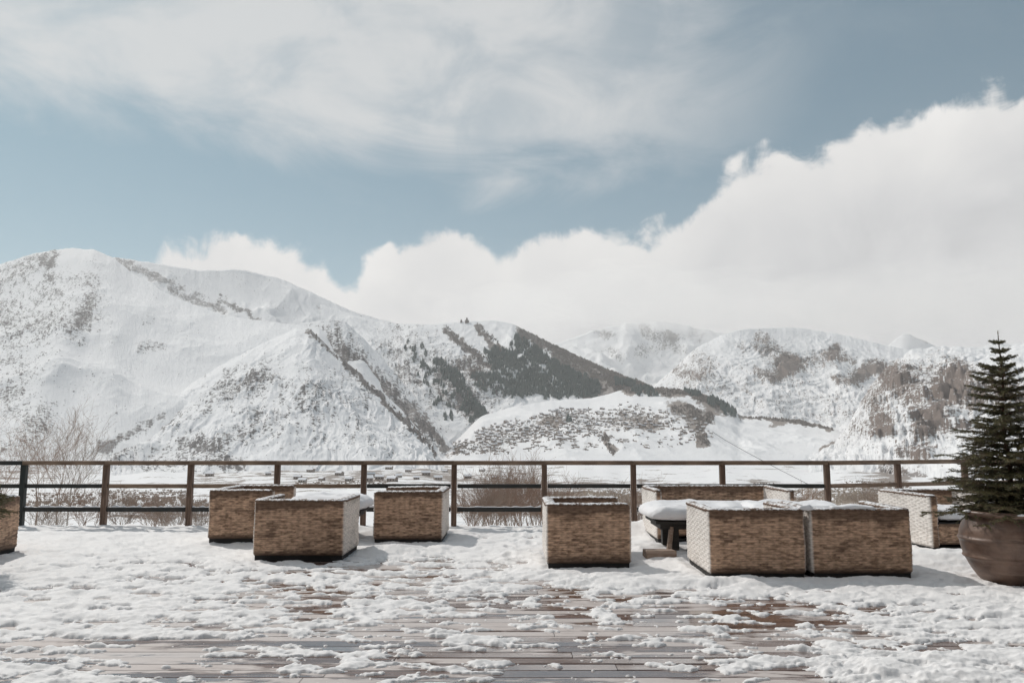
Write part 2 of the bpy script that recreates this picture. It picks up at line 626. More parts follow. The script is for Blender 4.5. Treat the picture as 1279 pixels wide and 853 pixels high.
def tz(x, y):
    r = np.hypot(x, y)
    z = np.interp(r, _R, _Z)
    k = np.clip((r - 13) / 60, 0, 1)
    z = z + k * (r * 0.0045) * fbm(x / (r * 0.10 + 4), y / (r * 0.16 + 4), 3, 5) * np.clip(1500 / (r + 1), 0, 1)
    z = z + np.clip((r - 13) / 10, 0, 1) * 0.16 * fbm(x / 1.8, y / 1.8, 3, 9) * np.clip(1.4 - r / 120, 0, 1)
    return z


def seg_mask(px, py, feats):
    out = np.zeros_like(px)
    for x1, y1, x2, y2, w, s in feats:
        dx, dy = x2 - x1, y2 - y1
        L = dx * dx + dy * dy + 1e-6
        t = np.clip(((px - x1) * dx + (py - y1) * dy) / L, 0, 1)
        d2 = (px - x1 - t * dx) ** 2 + (py - y1 - t * dy) ** 2
        out = out + s * np.exp(-(d2 / (w * w)) ** 1.6)
    return np.clip(out, -1, 1.3)


SURF = {}


def mountain(name, mat, ridge, toe, nu, nv, amp, scale, curve=1.0, rock=(), scrub=(), seed=1, rough_px=1.2, ax=1.0,
             back=900.0, extra=None, step=0.0, jag=0.0, gully=0.0, gs=80.0, gk=0.25):
    ridge = np.array(ridge, float)
    toe = np.array(toe, float)
    px = np.linspace(max(ridge[0, 0], toe[0, 0]), min(ridge[-1, 0], toe[-1, 0]), nu)
    ry = np.interp(px, ridge[:, 0], ridge[:, 1])
    rY = np.interp(px, ridge[:, 0], ridge[:, 2])
    k = np.ones(9) / 9
    sm = lambda a, n: np.convolve(np.pad(a, n // 2, mode='edge'), np.ones(n) / n, 'valid')
    ry = sm(ry, 9)
    rdz = -rough_px * fbm(px / 14.0, px * 0 + seed * 3.3, 4, seed) * rY / F
    rY = sm(rY, 41)
    ty = sm(np.interp(px, toe[:, 0], toe[:, 1]), 21)
    tY = sm(np.interp(px, toe[:, 0], toe[:, 2]), 41)
    R = np.stack(At(px, ry, rY), -1)
    T = np.stack(At(px, ty, tY), -1)
    v = np.concatenate([[-0.12], np.linspace(0, 1, nv), 1 + np.linspace(0.02, 0.6, 12)])[:, None]
    vc = np.clip(v, 0, 1)
    g = vc ** curve
    X = T[:, 0] + (R[:, 0] - T[:, 0]) * vc
    Y = T[:, 1] + (R[:, 1] - T[:, 1]) * vc
    Z = T[:, 2] + (R[:, 2] - T[:, 2]) * g
    over = np.clip(v - 1, 0, 1)
    X = X * (1 + over * back / np.maximum(R[:, 1], 1))
    Y = Y + over * back
    Z = Z - over ** 1.2 * back * 0.55
    under = np.clip(-v, 0, 1)
    Y = Y - under * 500
    X = X * (1 - under * 500 / np.maximum(T[:, 1], 1))
    Z = Z - under * 900
    Z = Z + rdz[None, :] * np.exp(-((v - 1) / 0.10) ** 2)
    win = np.clip(np.sin(math.pi * np.clip(vc, 0, 1) ** 0.8), 0, 1) ** 0.55
    win = np.where(v > 1, 0.15, win)
    u = np.cumsum(np.hypot(np.gradient(R[:, 0]), np.gradient(R[:, 1])))[None, :] * np.ones_like(v)
    sl = np.hypot(R[:, 1] - T[:, 1], R[:, 2] - T[:, 2])[None, :] * vc
    n = ridged(X / scale * ax + sl / scale * 0.35, Y / scale * 0.6, 6, seed, 0.52) - 1.05
    Z = Z + amp * win * n
    if gully:
        gw = u / gs + gk * sl / gs + 1.1 * fbm(u / (gs * 3), sl / (gs * 3), 3, seed + 21)
        gg = 1 - np.abs(perlin(gw, sl / (gs * 7), seed + 22)) * 2
        gg = gg + 0.5 * (1 - np.abs(perlin(gw * 2.3, sl / (gs * 4), seed + 23)) * 2)
        Z = Z + gully * win * gg * (0.6 + 0.8 * fbm(u / (gs * 4), sl / (gs * 4), 2, seed + 24))
    if jag:
        Z = Z + jag * win * fbm(X / 30, (Y + Z) / 30, 4, seed + 4)
    if extra is not None:
        PX, PY = proj(X, Y, Z)
        Z = Z + extra(PX, PY) * (R[:, 1] / F) * win
    if step:
        rk = seg_mask(*proj(X, Y, Z), rock)
        q = step * (1 + 0.5 * perlin(X / 300, Y / 300, seed + 9))
        zz = Z / q + 0.5 * fbm(X / 160, Y / 160, 3, seed + 6)
        fr = zz - np.floor(zz)
        Z = Z + np.clip(rk, 0, 1) * q * (np.clip((fr - 0.35) / 0.22, 0, 1) - fr) * 0.9 * win
    PX, PY = proj(X, Y, Z)
    WX = PX + 7 * fbm(PX / 26, PY / 20, 4, seed + 50, 0.6)
    WY = PY + 6 * fbm(PX / 24, PY / 18, 4, seed + 60, 0.6)
    rm = seg_mask(WX, WY, rock)
    sm_ = seg_mask(WX, WY, scrub)
    V = np.stack([X + 0 * Z, Y + 0 * Z, Z], -1).reshape(-1, 3)
    me = mesh_np(name, V, grid_faces(len(v), nu), True, {'rock': rm, 'scrub': sm_},
                 np.stack([u.ravel(), (sl + 0 * u).ravel()], -1))
    o = link(name, me, mat)
    tag(o, kind='structure')
    SURF[name] = (X, Y, Z, PX, PY)
    return o


M_MT = mat_terrain('snowy_slope', 28, 120, rot=0.45)
M_MTL = mat_terrain('left_snowy_slope', 34, 90, rot=-0.7, scrub_col=(0.22, 0.21, 0.21))
M_MTF = mat_terrain('far_snowy_slope', 60, 200, rot=0.3, cell=0.5)
M_CRAG = mat_terrain('craggy_slope', 16, 60, rot=0.5, rock_col=(0.185, 0.145, 0.125), cell=1.0)
M_VALLEY = mat_terrain('valley_snow', 30, 30, cell=1.6, scrub_col=(0.21, 0.165, 0.135), stipple=0.3, rock_bias=-0.1)

# valley floor and the slope just below the terrace, as one sheet round the camera
fa = np.radians(np.linspace(-41, 41, 760))
ba = np.radians(np.linspace(43, 317, 70))
ang = np.concatenate([fa, ba])
rr = np.concatenate([[4.0, 9.0], np.geomspace(12.5, 3200, 420), np.geomspace(3500, 13500, 20)])
A, R_ = np.meshgrid(ang, rr)
X = R_ * np.sin(A)
Y = R_ * np.cos(A)
Z = tz(X, Y)
PX, PY = proj(X, np.maximum(Y, 0.5), Z)
front = (Y > 10).astype(float)
v_scrub = seg_mask(PX, PY, [
    (30, 620, 110, 620, 7, .30), (130, 617, 235, 617, 6, .38), (240, 600, 300, 600, 6, .4), (170, 625, 330, 630, 18, .12), (340, 595, 560, 600, 16, .25),
    (0, 600, 40, 585, 9, .6), (60, 645, 260, 645, 6, .35), (370, 600, 480, 600, 4, .35), (560, 598, 640, 600, 3, .45),
    (690, 603, 800, 603, 5, .55), (690, 614, 800, 614, 6, .35), (800, 600, 860, 604, 4, .4), (940, 602, 975, 604, 5, .55), (560, 610, 690, 625, 18, .3),
    (1060, 575, 1130, 590, 14, .7), (1000, 618, 1110, 618, 12, .55), (1085, 605, 1125, 600, 9, .6), (1075, 560, 1100, 575, 14, .6),
    (250, 588, 560, 590, 9, .40), (560, 585, 700, 590, 8, .25)]) * front
v_scrub = v_scrub + front * np.clip(R_ / 60 - 1, 0, 1) * (0.16 + 0.75 * np.clip(fbm(A * 26, np.log(R_) * 16, 5, 15, 0.6), -0.6, 1))
me = mesh_np('ground', np.stack([X, Y, Z], -1).reshape(-1, 3), grid_faces(len(rr), len(ang), close_c=True), True,
             {'rock': v_scrub * 0, 'scrub': v_scrub}, np.stack([X.ravel(), Y.ravel()], -1))
tag(link('ground', me, M_VALLEY), kind='structure')

# far range in the cloud
mountain('far_mountain_range', M_MTF,
         [(560, 470, 11000), (640, 450, 11000), (700, 428, 11000), (740, 412, 11000), (790, 404, 11000), (830, 400, 11000), (880, 412, 11000),
          (940, 425, 11000), (1000, 432, 11000), (1060, 436, 11000), (1180, 440, 11000), (1240, 430, 11000), (1320, 425, 11000), (1700, 400, 11000)],
         [(560, 540, 8500), (1700, 540, 8500)], 420, 110, 170, 800, 1.2,
         rock=[(748, 414, 762, 418, 8, .7), (805, 412, 835, 424, 9, .75), (795, 438, 825, 436, 8, .55), (760, 440, 775, 445, 7, .5), (840, 425, 850, 440, 6, .5), (1080, 392, 1100, 392, 8, .5), (840, 420, 880, 418, 7, .5)],
         seed=11, rough_px=2.2, jag=25)
mountain('misty_peak', M_MTF,
         [(1040, 470, 10500), (1090, 444, 10500), (1112, 430, 10500), (1130, 413, 10500), (1150, 424, 10500), (1183, 438, 10500), (1230, 436, 10500), (1279, 430, 10500), (1700, 410, 10500)],
         [(1040, 540, 8800), (1700, 540, 8800)], 300, 70, 90, 500, 1.0,
         rock=[(1134, 412, 1180, 437, 4, .9), (1235, 430, 1275, 428, 4, .6)], seed=17)
# big mountain, back ridge to the right of its summit
mountain('back_mountain', M_MTL,
         [(60, 330, 5400), (120, 322, 5300), (150, 322, 5200), (200, 330, 5100), (250, 338, 5100), (300, 336, 5100), (350, 348, 5100), (400, 370, 5000), (440, 389, 4900),
          (480, 400, 4800), (520, 412, 4700), (600, 470, 4500)],
         [(60, 520, 3400), (600, 540, 3600)], 460, 130, 70, 650, 1.1,
         rock=[(150, 325, 280, 392, 8, .35), (270, 372, 320, 398, 4, .8), (340, 385, 345, 390, 8, .2), (448, 398, 505, 436, 4, .9), (440, 425, 470, 445, 4, .8), (395, 385, 410, 398, 4, .7)],
         scrub=[(150, 325, 280, 392, 9, .85), (330, 350, 340, 380, 20, .25)], seed=23, rough_px=0.9, gully=10, gs=140)
# big mountain on the left
mountain('left_mountain', M_MTL,
         [(-420, 380, 4300), (-200, 352, 4200), (-60, 335, 4100), (0, 330, 4000), (40, 317, 3900), (85, 310, 3850), (118, 312, 3800), (140, 321, 3700), (170, 345, 3500),
          (215, 370, 3300), (275, 392, 3100), (330, 401, 2950), (395, 408, 2800), (450, 440, 2700), (540, 540, 2500)],
         [(-420, 600, 1500), (0, 595, 1550), (200, 590, 1700), (540, 585, 1900)], 760, 330, 27, 560, 1.15,
         rock=[(0, 345, 60, 325, 15, .50), (60, 320, 60, 345, 10, .4), (0, 385, 110, 385, 30, .34), (50, 410, 110, 400, 16, .30), (0, 400, 40, 450, 30, .34), (0, 460, 50, 520, 30, .25), (60, 360, 120, 340, 14, .3),
               (95, 425, 120, 355, 10, .36), (0, 500, 60, 530, 22, .32), (172, 430, 182, 436, 6, .45), (198, 430, 204, 436, 5, .45), (185, 402, 190, 404, 5, .4), (130, 560, 190, 530, 7, .45), (0, 560, 40, 545, 16, .4)],
         scrub=[(0, 345, 60, 325, 16, .5), (130, 560, 200, 520, 8, .8), (0, 560, 130, 560, 18, .28), (0, 585, 130, 585, 10, .5), (175, 432, 205, 432, 9, .6), (140, 585, 230, 590, 6, .4)],
         seed=31, rough_px=0.9, extra=lambda x, y: 6 * np.exp(-((x - (118 + (y - 312) * -0.35)) / 26.0) ** 2) + 3.0 * perlin(x / 60, y / 60, 4))
# middle mountain with the chapel and the conifer wood
mountain('middle_mountain', M_MT,
         [(400, 380, 4300), (440, 392, 4250), (470, 400, 4200), (500, 405, 4100), (545, 405, 4000), (575, 402, 3950), (620, 400, 3900), (642, 405, 3850), (680, 425, 3750),
          (740, 453, 3600), (790, 474, 3500), (830, 488, 3400), (900, 505, 3300)],
         [(400, 580, 2450), (520, 582, 2450), (600, 520, 2900), (660, 508, 2950), (760, 500, 3000), (900, 515, 3000)], 640, 260, 40, 320, 1.1,
         rock=[(555, 412, 610, 455, 5, .5), (500, 430, 600, 500, 40, .45), (560, 470, 600, 520, 12, .5), (500, 470, 540, 520, 16, .32), (598, 412, 625, 436, 4, .5), (640, 404, 790, 474, 6, .3)],
         scrub=[(555, 412, 612, 457, 5, 1.1), (597, 410, 626, 437, 5, 1.1), (575, 455, 600, 470, 14, .8), (660, 415, 800, 478, 10, 1.3), (650, 412, 800, 478, 14, .7), (700, 450, 800, 485, 16, 1.1),
                (520, 470, 590, 520, 10, .7), (560, 430, 600, 440, 20, .15), (735, 490, 770, 490, 10, .9), (600, 485, 740, 490, 8, .5)],
         seed=41, rough_px=0.6, gully=9, gs=85, gk=0.3)
# right white mountain with the cliff band
mountain('right_mountain', M_CRAG,
         [(780, 500, 4700), (805, 490, 4700), (830, 471, 4700), (870, 434, 4700), (900, 419, 4700), (930, 411, 4700), (985, 409, 4700), (1010, 411, 4700), (1060, 420, 4600), (1100, 430, 4500),
          (1150, 440, 4400), (1220, 452, 4300), (1320, 470, 4200)],
         [(780, 530, 3500), (900, 530, 3500), (1010, 540, 3300), (1090, 560, 3000), (1320, 600, 2900)], 640, 240, 40, 420, 1.35,
         rock=[(955, 430, 985, 460, 15, .66), (985, 455, 1040, 445, 13, .66), (1040, 440, 1060, 448, 9, .6), (950, 465, 975, 470, 7, .6), (925, 428, 930, 432, 8, .5), (850, 480, 1060, 510, 40, .30), (875, 445, 885, 460, 14, .40),
               (1070, 470, 1100, 462, 12, .65), (1045, 472, 1060, 478, 6, .5), (850, 465, 870, 468, 8, .4), (1080, 460, 1160, 455, 12, .5)],
         seed=53, rough_px=0.8, step=50, jag=4, gully=10, gs=110, gk=0.2)
# near craggy slope on the right
mountain('craggy_hillside', M_CRAG,
         [(1010, 575, 2100), (1040, 560, 2200), (1066, 520, 2400), (1085, 485, 2550), (1110, 455, 2700), (1140, 436, 2800), (1180, 433, 2900), (1230, 436, 2900), (1300, 428, 2900), (1500, 400, 2900), (1900, 380, 2900)],
         [(1010, 590, 1500), (1100, 600, 1300), (1220, 622, 950), (1500, 640, 800), (1900, 650, 800)], 560, 330, 32, 320, 1.05,
         rock=[(1060, 500, 1279, 530, 60, .34), (1110, 475, 1180, 500, 18, .52), (1180, 480, 1215, 500, 14, .5), (1110, 460, 1200, 455, 16, .35), (1090, 500, 1100, 520, 14, .45), (1095, 540, 1110, 535, 10, .75), (1150, 525, 1170, 515, 13, .8),
               (1150, 540, 1165, 540, 7, .8), (1180, 535, 1210, 530, 8, .6), (1200, 470, 1279, 500, 22, .55), (1120, 565, 1160, 560, 10, .45), (1110, 590, 1130, 600, 10, .5)],
         scrub=[(1125, 565, 1165, 565, 11, .8), (1105, 585, 1150, 600, 12, .8), (1100, 480, 1279, 480, 40, .25), (1150, 590, 1279, 585, 10, .25)],
         seed=61, rough_px=2.0, step=38, jag=5, gully=7, gs=60, gk=0.2)
# village shelf across the valley
mountain('village_hill', M_VALLEY,
         [(530, 578, 2300), (560, 560, 2500), (600, 520, 2800), (640, 508, 2900), (690, 500, 3000), (740, 497, 3000), (790, 484, 3050), (830, 484, 3050), (870, 489, 3050), (890, 496, 3050),
          (915, 510, 3000), (925, 520, 2900), (1000, 524, 2900), (1040, 535, 2700), (1100, 560, 2500)],
         [(530, 586, 1800), (700, 588, 1800), (1100, 590, 1800)], 560, 200, 16, 260, 0.95,
         rock=[(900, 508, 918, 508, 10, .5)],
         scrub=[(785, 487, 870, 490, 6, 1.2), (870, 492, 918, 508, 8, 1.3), (885, 505, 910, 515, 8, .9), (835, 505, 890, 520, 9, .8), (872, 535, 880, 552, 8, 1.2), (845, 512, 875, 525, 8, .7), (755, 545, 765, 565, 5, 1.2),
                (925, 518, 1000, 525, 5, 1.2), (960, 520, 1040, 534, 5, 1.3), (965, 532, 985, 530, 5, .9), (1030, 560, 1075, 545, 7, 1.1), (1060, 535, 1080, 560, 12, .9),
                (600, 545, 700, 528, 11, .55), (680, 526, 820, 530, 10, .55), (780, 515, 860, 535, 14, .45), (570, 560, 660, 552, 6, .45), (560, 570, 580, 556, 3, .7)],
         seed=71, rough_px=0.7)
# front spur: back face, then the nearer crest that runs down to the right
mountain('spur_back_slope', M_MT,
         [(330, 430, 3000), (375, 404, 2900), (410, 399, 2850), (432, 402, 2850), (455, 424, 2800), (490, 462, 2700), (520, 498, 2600), (548, 535, 2450), (568, 560, 2300), (585, 590, 2200)],
         [(330, 590, 2100), (585, 600, 1900)], 420, 220, 20, 200, 1.1,
         rock=[(420, 420, 440, 440, 26, .42), (400, 415, 540, 540, 16, .36), (480, 470, 500, 490, 16, .42), (520, 530, 545, 552, 9, .6)],
         scrub=[(385, 410, 520, 520, 18, .50), (430, 440, 560, 560, 14, .4), (530, 535, 555, 560, 6, .9), (470, 415, 500, 440, 5, .9)], seed=83, rough_px=0.8, gully=6, gs=60, gk=0.3)
mountain('spur_front_slope', M_MT,
         [(90, 588, 1700), (130, 570, 1900), (165, 545, 2100), (200, 512, 2250), (240, 478, 2350), (290, 448, 2450), (330, 428, 2550), (370, 410, 2600), (386, 410, 2580), (410, 433, 2520),
          (432, 452, 2480), (470, 482, 2400), (505, 515, 2300), (535, 552, 2150), (548, 572, 2050), (560, 590, 1950)],
         [(90, 596, 1450), (560, 600, 1500)], 620, 260, 20, 220, 1.05,
         rock=[(140, 565, 210, 520, 10, .50), (160, 575, 300, 545, 16, .42), (240, 550, 290, 585, 16, .42), (300, 500, 460, 470, 34, .34), (200, 530, 330, 460, 18, .36), (388, 412, 545, 565, 4, .55), (330, 540, 500, 545, 26, .26),
               (390, 500, 400, 520, 20, .22), (440, 540, 460, 500, 14, .2), (180, 585, 300, 580, 10, .5)],
         scrub=[(386, 414, 430, 455, 3, .9), (432, 454, 545, 565, 3, 1.0), (140, 565, 210, 520, 8, .6), (180, 575, 300, 570, 16, .45), (360, 500, 480, 500, 30, .22), (470, 490, 540, 560, 14, .3)],
         seed=97, rough_px=0.7, gully=7, gs=55, gk=-0.35)


# ------------------------------------------------------------------ far conifer wood, chapel, village
def scatter_on(name, feats, n, seed, thr=0.4):
    X, Y, Z, PX, PY = SURF[name]
    rng = np.random.default_rng(seed)
    m = seg_mask(PX, PY, feats)
    m = np.where(m > 0.14, m + 0.62 * fbm(PX / 9.0, PY / 7.0, 3, seed), -1)
    ii, jj = np.nonzero(m[2:-14, 1:-1] > thr)
    ii += 2
    jj += 1
    k = rng.integers(0, len(ii), n)
    a, b = ii[k], jj[k]
    fu, fv = rng.random(n), rng.random(n)
    P = []
    for Q in (X, Y, Z):
        P.append(Q[a, b] * (1 - fv) * (1 - fu) + Q[a + 1, b] * fv * (1 - fu) + Q[a, b + 1] * (1 - fv) * fu + Q[a + 1, b + 1] * fv * fu)
    return np.stack(P, -1), rng


def cones(P, H, Rr, rng, n=6):
    N = len(P)
    vs, fs = [], []
    base = 0
    for tier, (z0, z1, rk) in enumerate(((0.06, 0.62, 1.0), (0.36, 1.0, 0.68))):
        a = rng.random((N, 1)) * 6.28 + np.arange(n)[None, :] * 2 * math.pi / n
        r = (Rr * rk)[:, None] * (0.75 + 0.5 * rng.random((N, n)))
        ring = np.stack([P[:, None, 0] + r * np.cos(a), P[:, None, 1] + r * np.sin(a), P[:, None, 2] + (H * z0)[:, None] * (0.6 + 0.8 * rng.random((N, n)))], -1)
        tip = np.stack([P[:, 0], P[:, 1], P[:, 2] + H * z1], -1)[:, None]
        vv = np.concatenate([ring, tip], 1).reshape(-1, 3)
        idx = base + np.arange(N)[:, None] * (n + 1)
        f = np.stack([idx + np.arange(n), idx + (np.arange(n) + 1) % n, idx + n + 0 * np.arange(n)], -1).reshape(-1, 3)
        vs.append(vv)
        fs.append(f)
        base += len(vv)
    return np.concatenate(vs), np.concatenate(fs)


wood = [(598, 475, 640, 488, 11, .85), (625, 455, 690, 480, 16, .9), (648, 430, 668, 445, 11, .8), (640, 484, 735, 488, 10, .9), (690, 470, 740, 486, 12, .9),
        (672, 445, 735, 482, 6, .7), (772, 476, 790, 482, 6, .7), (605, 442, 640, 444, 7, .45)]
Pw, rng = scatter_on('middle_mountain', wood, 5200, 5, 0.50)
Pw2, _ = scatter_on('middle_mountain', [(570, 480, 600, 515, 7, .9), (550, 460, 575, 475, 7, .7), (520, 440, 560, 470, 18, .35), (570, 500, 590, 520, 9, .5), (530, 470, 560, 520, 12, .35)], 900, 6, 0.55)
Pw3, _ = scatter_on('village_hill', [(795, 488, 815, 492, 6, .7), (890, 500, 915, 508, 7, .9), (850, 487, 872, 492, 4, .6), (905, 512, 915, 516, 5, .8), (708, 525, 712, 528, 2, .9)], 500, 7, 0.5)
P = np.concatenate([Pw, Pw2, Pw3])
H = 15 + 9 * rng.random(len(P))
P[:, 2] -= 1.5
V_, F_ = cones(P, H, H * 0.24, rng)
tag(link('conifer_forest', mesh_np('conifer_forest', V_, F_, False), M_CONIFER), kind='stuff')

# leafless brush on the far slopes
Pb, rngb = scatter_on('middle_mountain', [(660, 415, 800, 478, 12, 1.0), (700, 450, 800, 485, 16, .9), (555, 412, 612, 457, 5, 1.0), (597, 410, 626, 437, 5, 1.0), (575, 455, 600, 470, 12, .7)], 5200, 8, 0.5)
Pb2, _ = scatter_on('village_hill', [(785, 487, 870, 490, 6, 1.2), (870, 492, 918, 508, 8, 1.3), (872, 535, 880, 552, 7, 1.0), (845, 510, 885, 522, 7, .8), (755, 545, 765, 565, 4, 1.0), (925, 518, 1000, 525, 4, .7), (960, 520, 1040, 534, 4, .8)], 1900, 9, 0.5)
Pb3, _ = scatter_on('spur_front_slope', [(388, 414, 545, 565, 4, 1.1)], 900, 10, 0.45)
P = np.concatenate([Pb, Pb2, Pb3[:150]])
H = 5 + 4 * rngb.random(len(P))
P[:, 2] -= 1.0
V_, F_ = cones(P, H, H * 0.55, rngb, 5)
M_FBRUSH = mat_plain('far_brush', (0.12, 0.105, 0.095), (0.27, 0.235, 0.21), scale=0.02)
tag(link('leafless_brush', mesh_np('leafless_brush', V_, F_, False), M_FBRUSH), kind='stuff')


def surf_at(name, px, py):
    X, Y, Z, PX, PY = SURF[name]
    k = np.argmin((PX[1:-13] - px) ** 2 + (PY[1:-13] - py) ** 2)
    return X[1:-13].ravel()[k], Y[1:-13].ravel()[k], Z[1:-13].ravel()[k]


cx, cy, cz = surf_at('middle_mountain', 583, 403)
ch = empty('chapel', (cx, cy, cz - 3), 0.3)
tag(ch, 'tiny stone chapel with a pointed dome on the crest of the middle mountain', 'chapel')
b = MB()
b.box(-9, 9, -7, 7, 0, 12)
b.add([(-9, -7, 12), (9, -7, 12), (9, 7, 12), (-9, 7, 12), (-9, 0, 17), (9, 0, 17)], [(0, 1, 5, 4), (2, 3, 4, 5), (0, 4, 3), (1, 2, 5)])
b.build('nave', M_STONE, ch)
b = MB()
b.lathe([(4.2, 11), (4.2, 23)], 10)
b.build('drum', M_STONE, ch)
b = MB()
b.lathe([(4.9, 23), (0.05, 32)], 10)
b.build('cone_roof', M_STONE, ch)
cx, cy, cz = surf_at('middle_mountain', 576, 403)
bt = empty('bell_tower', (cx, cy, cz - 3), 0.2)
tag(bt, 'small stone bell tower left of the chapel on the middle mountain crest', 'tower')
b = MB()
b.box(-4, 4, -4, 4, 0, 13)
b.build('tower_body', M_STONE, bt)
b = MB()
b.lathe([(5.4, 13), (0.05, 21)], 8)
b.build('cone_roof', M_STONE, bt)


def house_mesh(w, dpt, h, rf, mats, ov=0.8, chimney=True):
    b = MB()
    b.box(-w / 2, w / 2, -dpt / 2, dpt / 2, -3, h, 0)
    rz = h + rf
    o = ov
    t = 0.7
    for s in (-1, 1):
        b.add([(-w / 2 - o, s * (dpt / 2 + o), h - 0.3), (w / 2 + o, s * (dpt / 2 + o), h - 0.3), (w / 2 + o, 0, rz), (-w / 2 - o, 0, rz),
               (-w / 2 - o, s * (dpt / 2 + o), h - 0.3 + t), (w / 2 + o, s * (dpt / 2 + o), h - 0.3 + t), (w / 2 + o, 0, rz + t), (-w / 2 - o, 0, rz + t)],
              [(0, 1, 2, 3), (4, 7, 6, 5), (0, 4, 5, 1), (1, 5, 6, 2), (0, 3, 7, 4)], 1)
    b.add([(-w / 2, -dpt / 2, h), (-w / 2, dpt / 2, h), (-w / 2, 0, rz)], [(0, 1, 2)], 0)
    b.add([(w / 2, -dpt / 2, h), (w / 2, dpt / 2, h), (w / 2, 0, rz)], [(0, 2, 1)], 0)
    for k in range(3):
        x = -w / 2 + w * (k + 0.5) / 3
        b.box(x - 0.8, x + 0.8, -dpt / 2 - 0.06, -dpt / 2 - 0.01, h * 0.35, h * 0.75, 2)
    if chimney:
        b.box(w * 0.2, w * 0.2 + 1.2, 0.6, 1.8, h, rz + 1.6, 0)
    me = bpy.data.meshes.new('village_house')
    me.from_pydata(b.v, [], b.f)
    for p, mi in zip(me.polygons, b.m):
        p.material_index = mi
    for m in mats:
        me.materials.append(m)
    return me


hm = [house_mesh(13, 9, 5, 3.0, (M_HWALL, M_HROOF, M_BLACK)), house_mesh(16, 10, 6, 3.4, (M_HWALL, M_HROOF, M_BLACK)),
      house_mesh(11, 8, 4.2, 2.6, (M_HWALL2, M_HROOF, M_BLACK)), house_mesh(18, 10, 6.5, 2.6, (M_HWALL, M_HROOF2, M_BLACK)),
      house_mesh(9, 7, 3.6, 2.0, (M_HWALL, M_HROOF, M_BLACK), chimney=False)]
HX, HY, HZ, HPX, HPY = SURF['village_hill']
village = [(605, 545, 700, 525, 12, .8), (680, 528, 820, 528, 10, .9), (560, 560, 620, 558, 8, .7), (640, 545, 740, 536, 9, .6), (780, 515, 870, 535, 12, .5), (700, 515, 780, 518, 6, .5)]
rv = np.random.default_rng(77)
Pv, _ = scatter_on('village_hill', village, 4000, 21, 0.40)
kept = []
for p in Pv:
    if len(kept) >= 262:
        break
    if all((p[0] - q[0]) ** 2 + ((p[1] - q[1]) * 0.45) ** 2 > 15 ** 2 for q in kept):
        kept.append(p)
for i, p in enumerate(kept):
    o = bpy.data.objects.new('village_house', hm[int(rv.choice(5, p=[.36, .2, .2, .06, .18]))])
    o.location = (p[0], p[1], p[2] + 0.3)
    o.scale = [0.56 + 0.2 * rv.random()] * 3
    o.rotation_euler = (0, 0, rv.normal(0, 0.35) + (math.pi / 2 if rv.random() < 0.25 else 0))
    COL.objects.link(o)
    tag(o, 'tiny snow roofed house in the village on the shelf across the valley', 'house', 'houses of the village across the valley')
# garden walls, sheds and bare orchards between the houses, too many to count
Pc, rgc = scatter_on('village_hill', village + [(600, 560, 880, 548, 10, .30)], 2600, 22, 0.40)
mb = MB()
for q in Pc[:1500]:
    L_ = 4 + 12 * rgc.random()
    hh_ = 1.0 + 1.8 * rgc.random()
    M_ = Matrix.Translation(Vector(q)) @ Matrix.Rotation(rgc.normal(0, 0.4) + (math.pi / 2 if rgc.random() < 0.2 else 0), 4, 'Z')
    mb.box(-L_ / 2, L_ / 2, -0.5, 0.5, -1, hh_, 0, M_)
tag(mb.build('garden_walls', M_HWALL), kind='stuff')
hh_ = 3 + 3 * rgc.random(1100)
V_, F_ = cones(Pc[1500:] - np.array([0, 0, 0.8]), hh_, hh_ * 0.5, rgc, 5)
tag(link('bare_orchards', mesh_np('bare_orchards', V_, F_, False), M_FBRUSH), kind='stuff')
# nearer houses on the valley floor, seen between the rails
near = [(262, 587, 1), (300, 584, 0), (335, 588, 2), (372, 591, 0), (388, 585, 1), (402, 595, 4), (412, 583, 3), (424, 588, 1), (436, 596, 2), (446, 582, 0), (462, 590, 3), (474, 596, 0), (486, 584, 1), (498, 591, 2),
        (510, 586, 0), (520, 596, 4), (532, 589, 1), (547, 594, 0), (556, 585, 2), (378, 598, 2), (458, 600, 1), (490, 600, 0), (584, 590, 0), (602, 586, 2), (351, 583, 1), (618, 595, 4)]
gr_near = 'houses of the near village below the rail'
for i, (px, py, k) in enumerate(near):
    Yd = np.interp(py, [582, 590, 600], [1650, 1200, 900])
    x, y, z = At(px, py, Yd)
    o = bpy.data.objects.new('village_house', hm[k])
    o.location = (float(x), float(Yd), float(tz(x, Yd)) + 0.4)
    o.scale = (0.8, 0.8, 0.75)
    o.rotation_euler = (0, 0, rv.normal(0, 0.3))
    COL.objects.link(o)
    tag(o, 'small snow roofed house on the valley floor seen between the rails', 'house', gr_near)

# air: far slopes fade into it
hb = MB()
hb.box(-14500, 14500, -14500, 14500, -1400, 2300)
haze_mat = bpy.data.materials.new('air')
haze_mat.use_nodes = True
haze_mat.node_tree.nodes.clear()
ht = NT(haze_mat.node_tree)
pv = ht.new('ShaderNodeVolumePrincipled')
pv.inputs['Color'].default_value = (0.98, 0.965, 0.95, 1)
pv.inputs['Density'].default_value = 4.5e-5
pv.inputs['Anisotropy'].default_value = 0.25
ho = ht.new('ShaderNodeOutputMaterial')
ht.l.new(pv.outputs[0], ho.inputs['Volume'])
tag(hb.build('haze', haze_mat), kind='stuff')

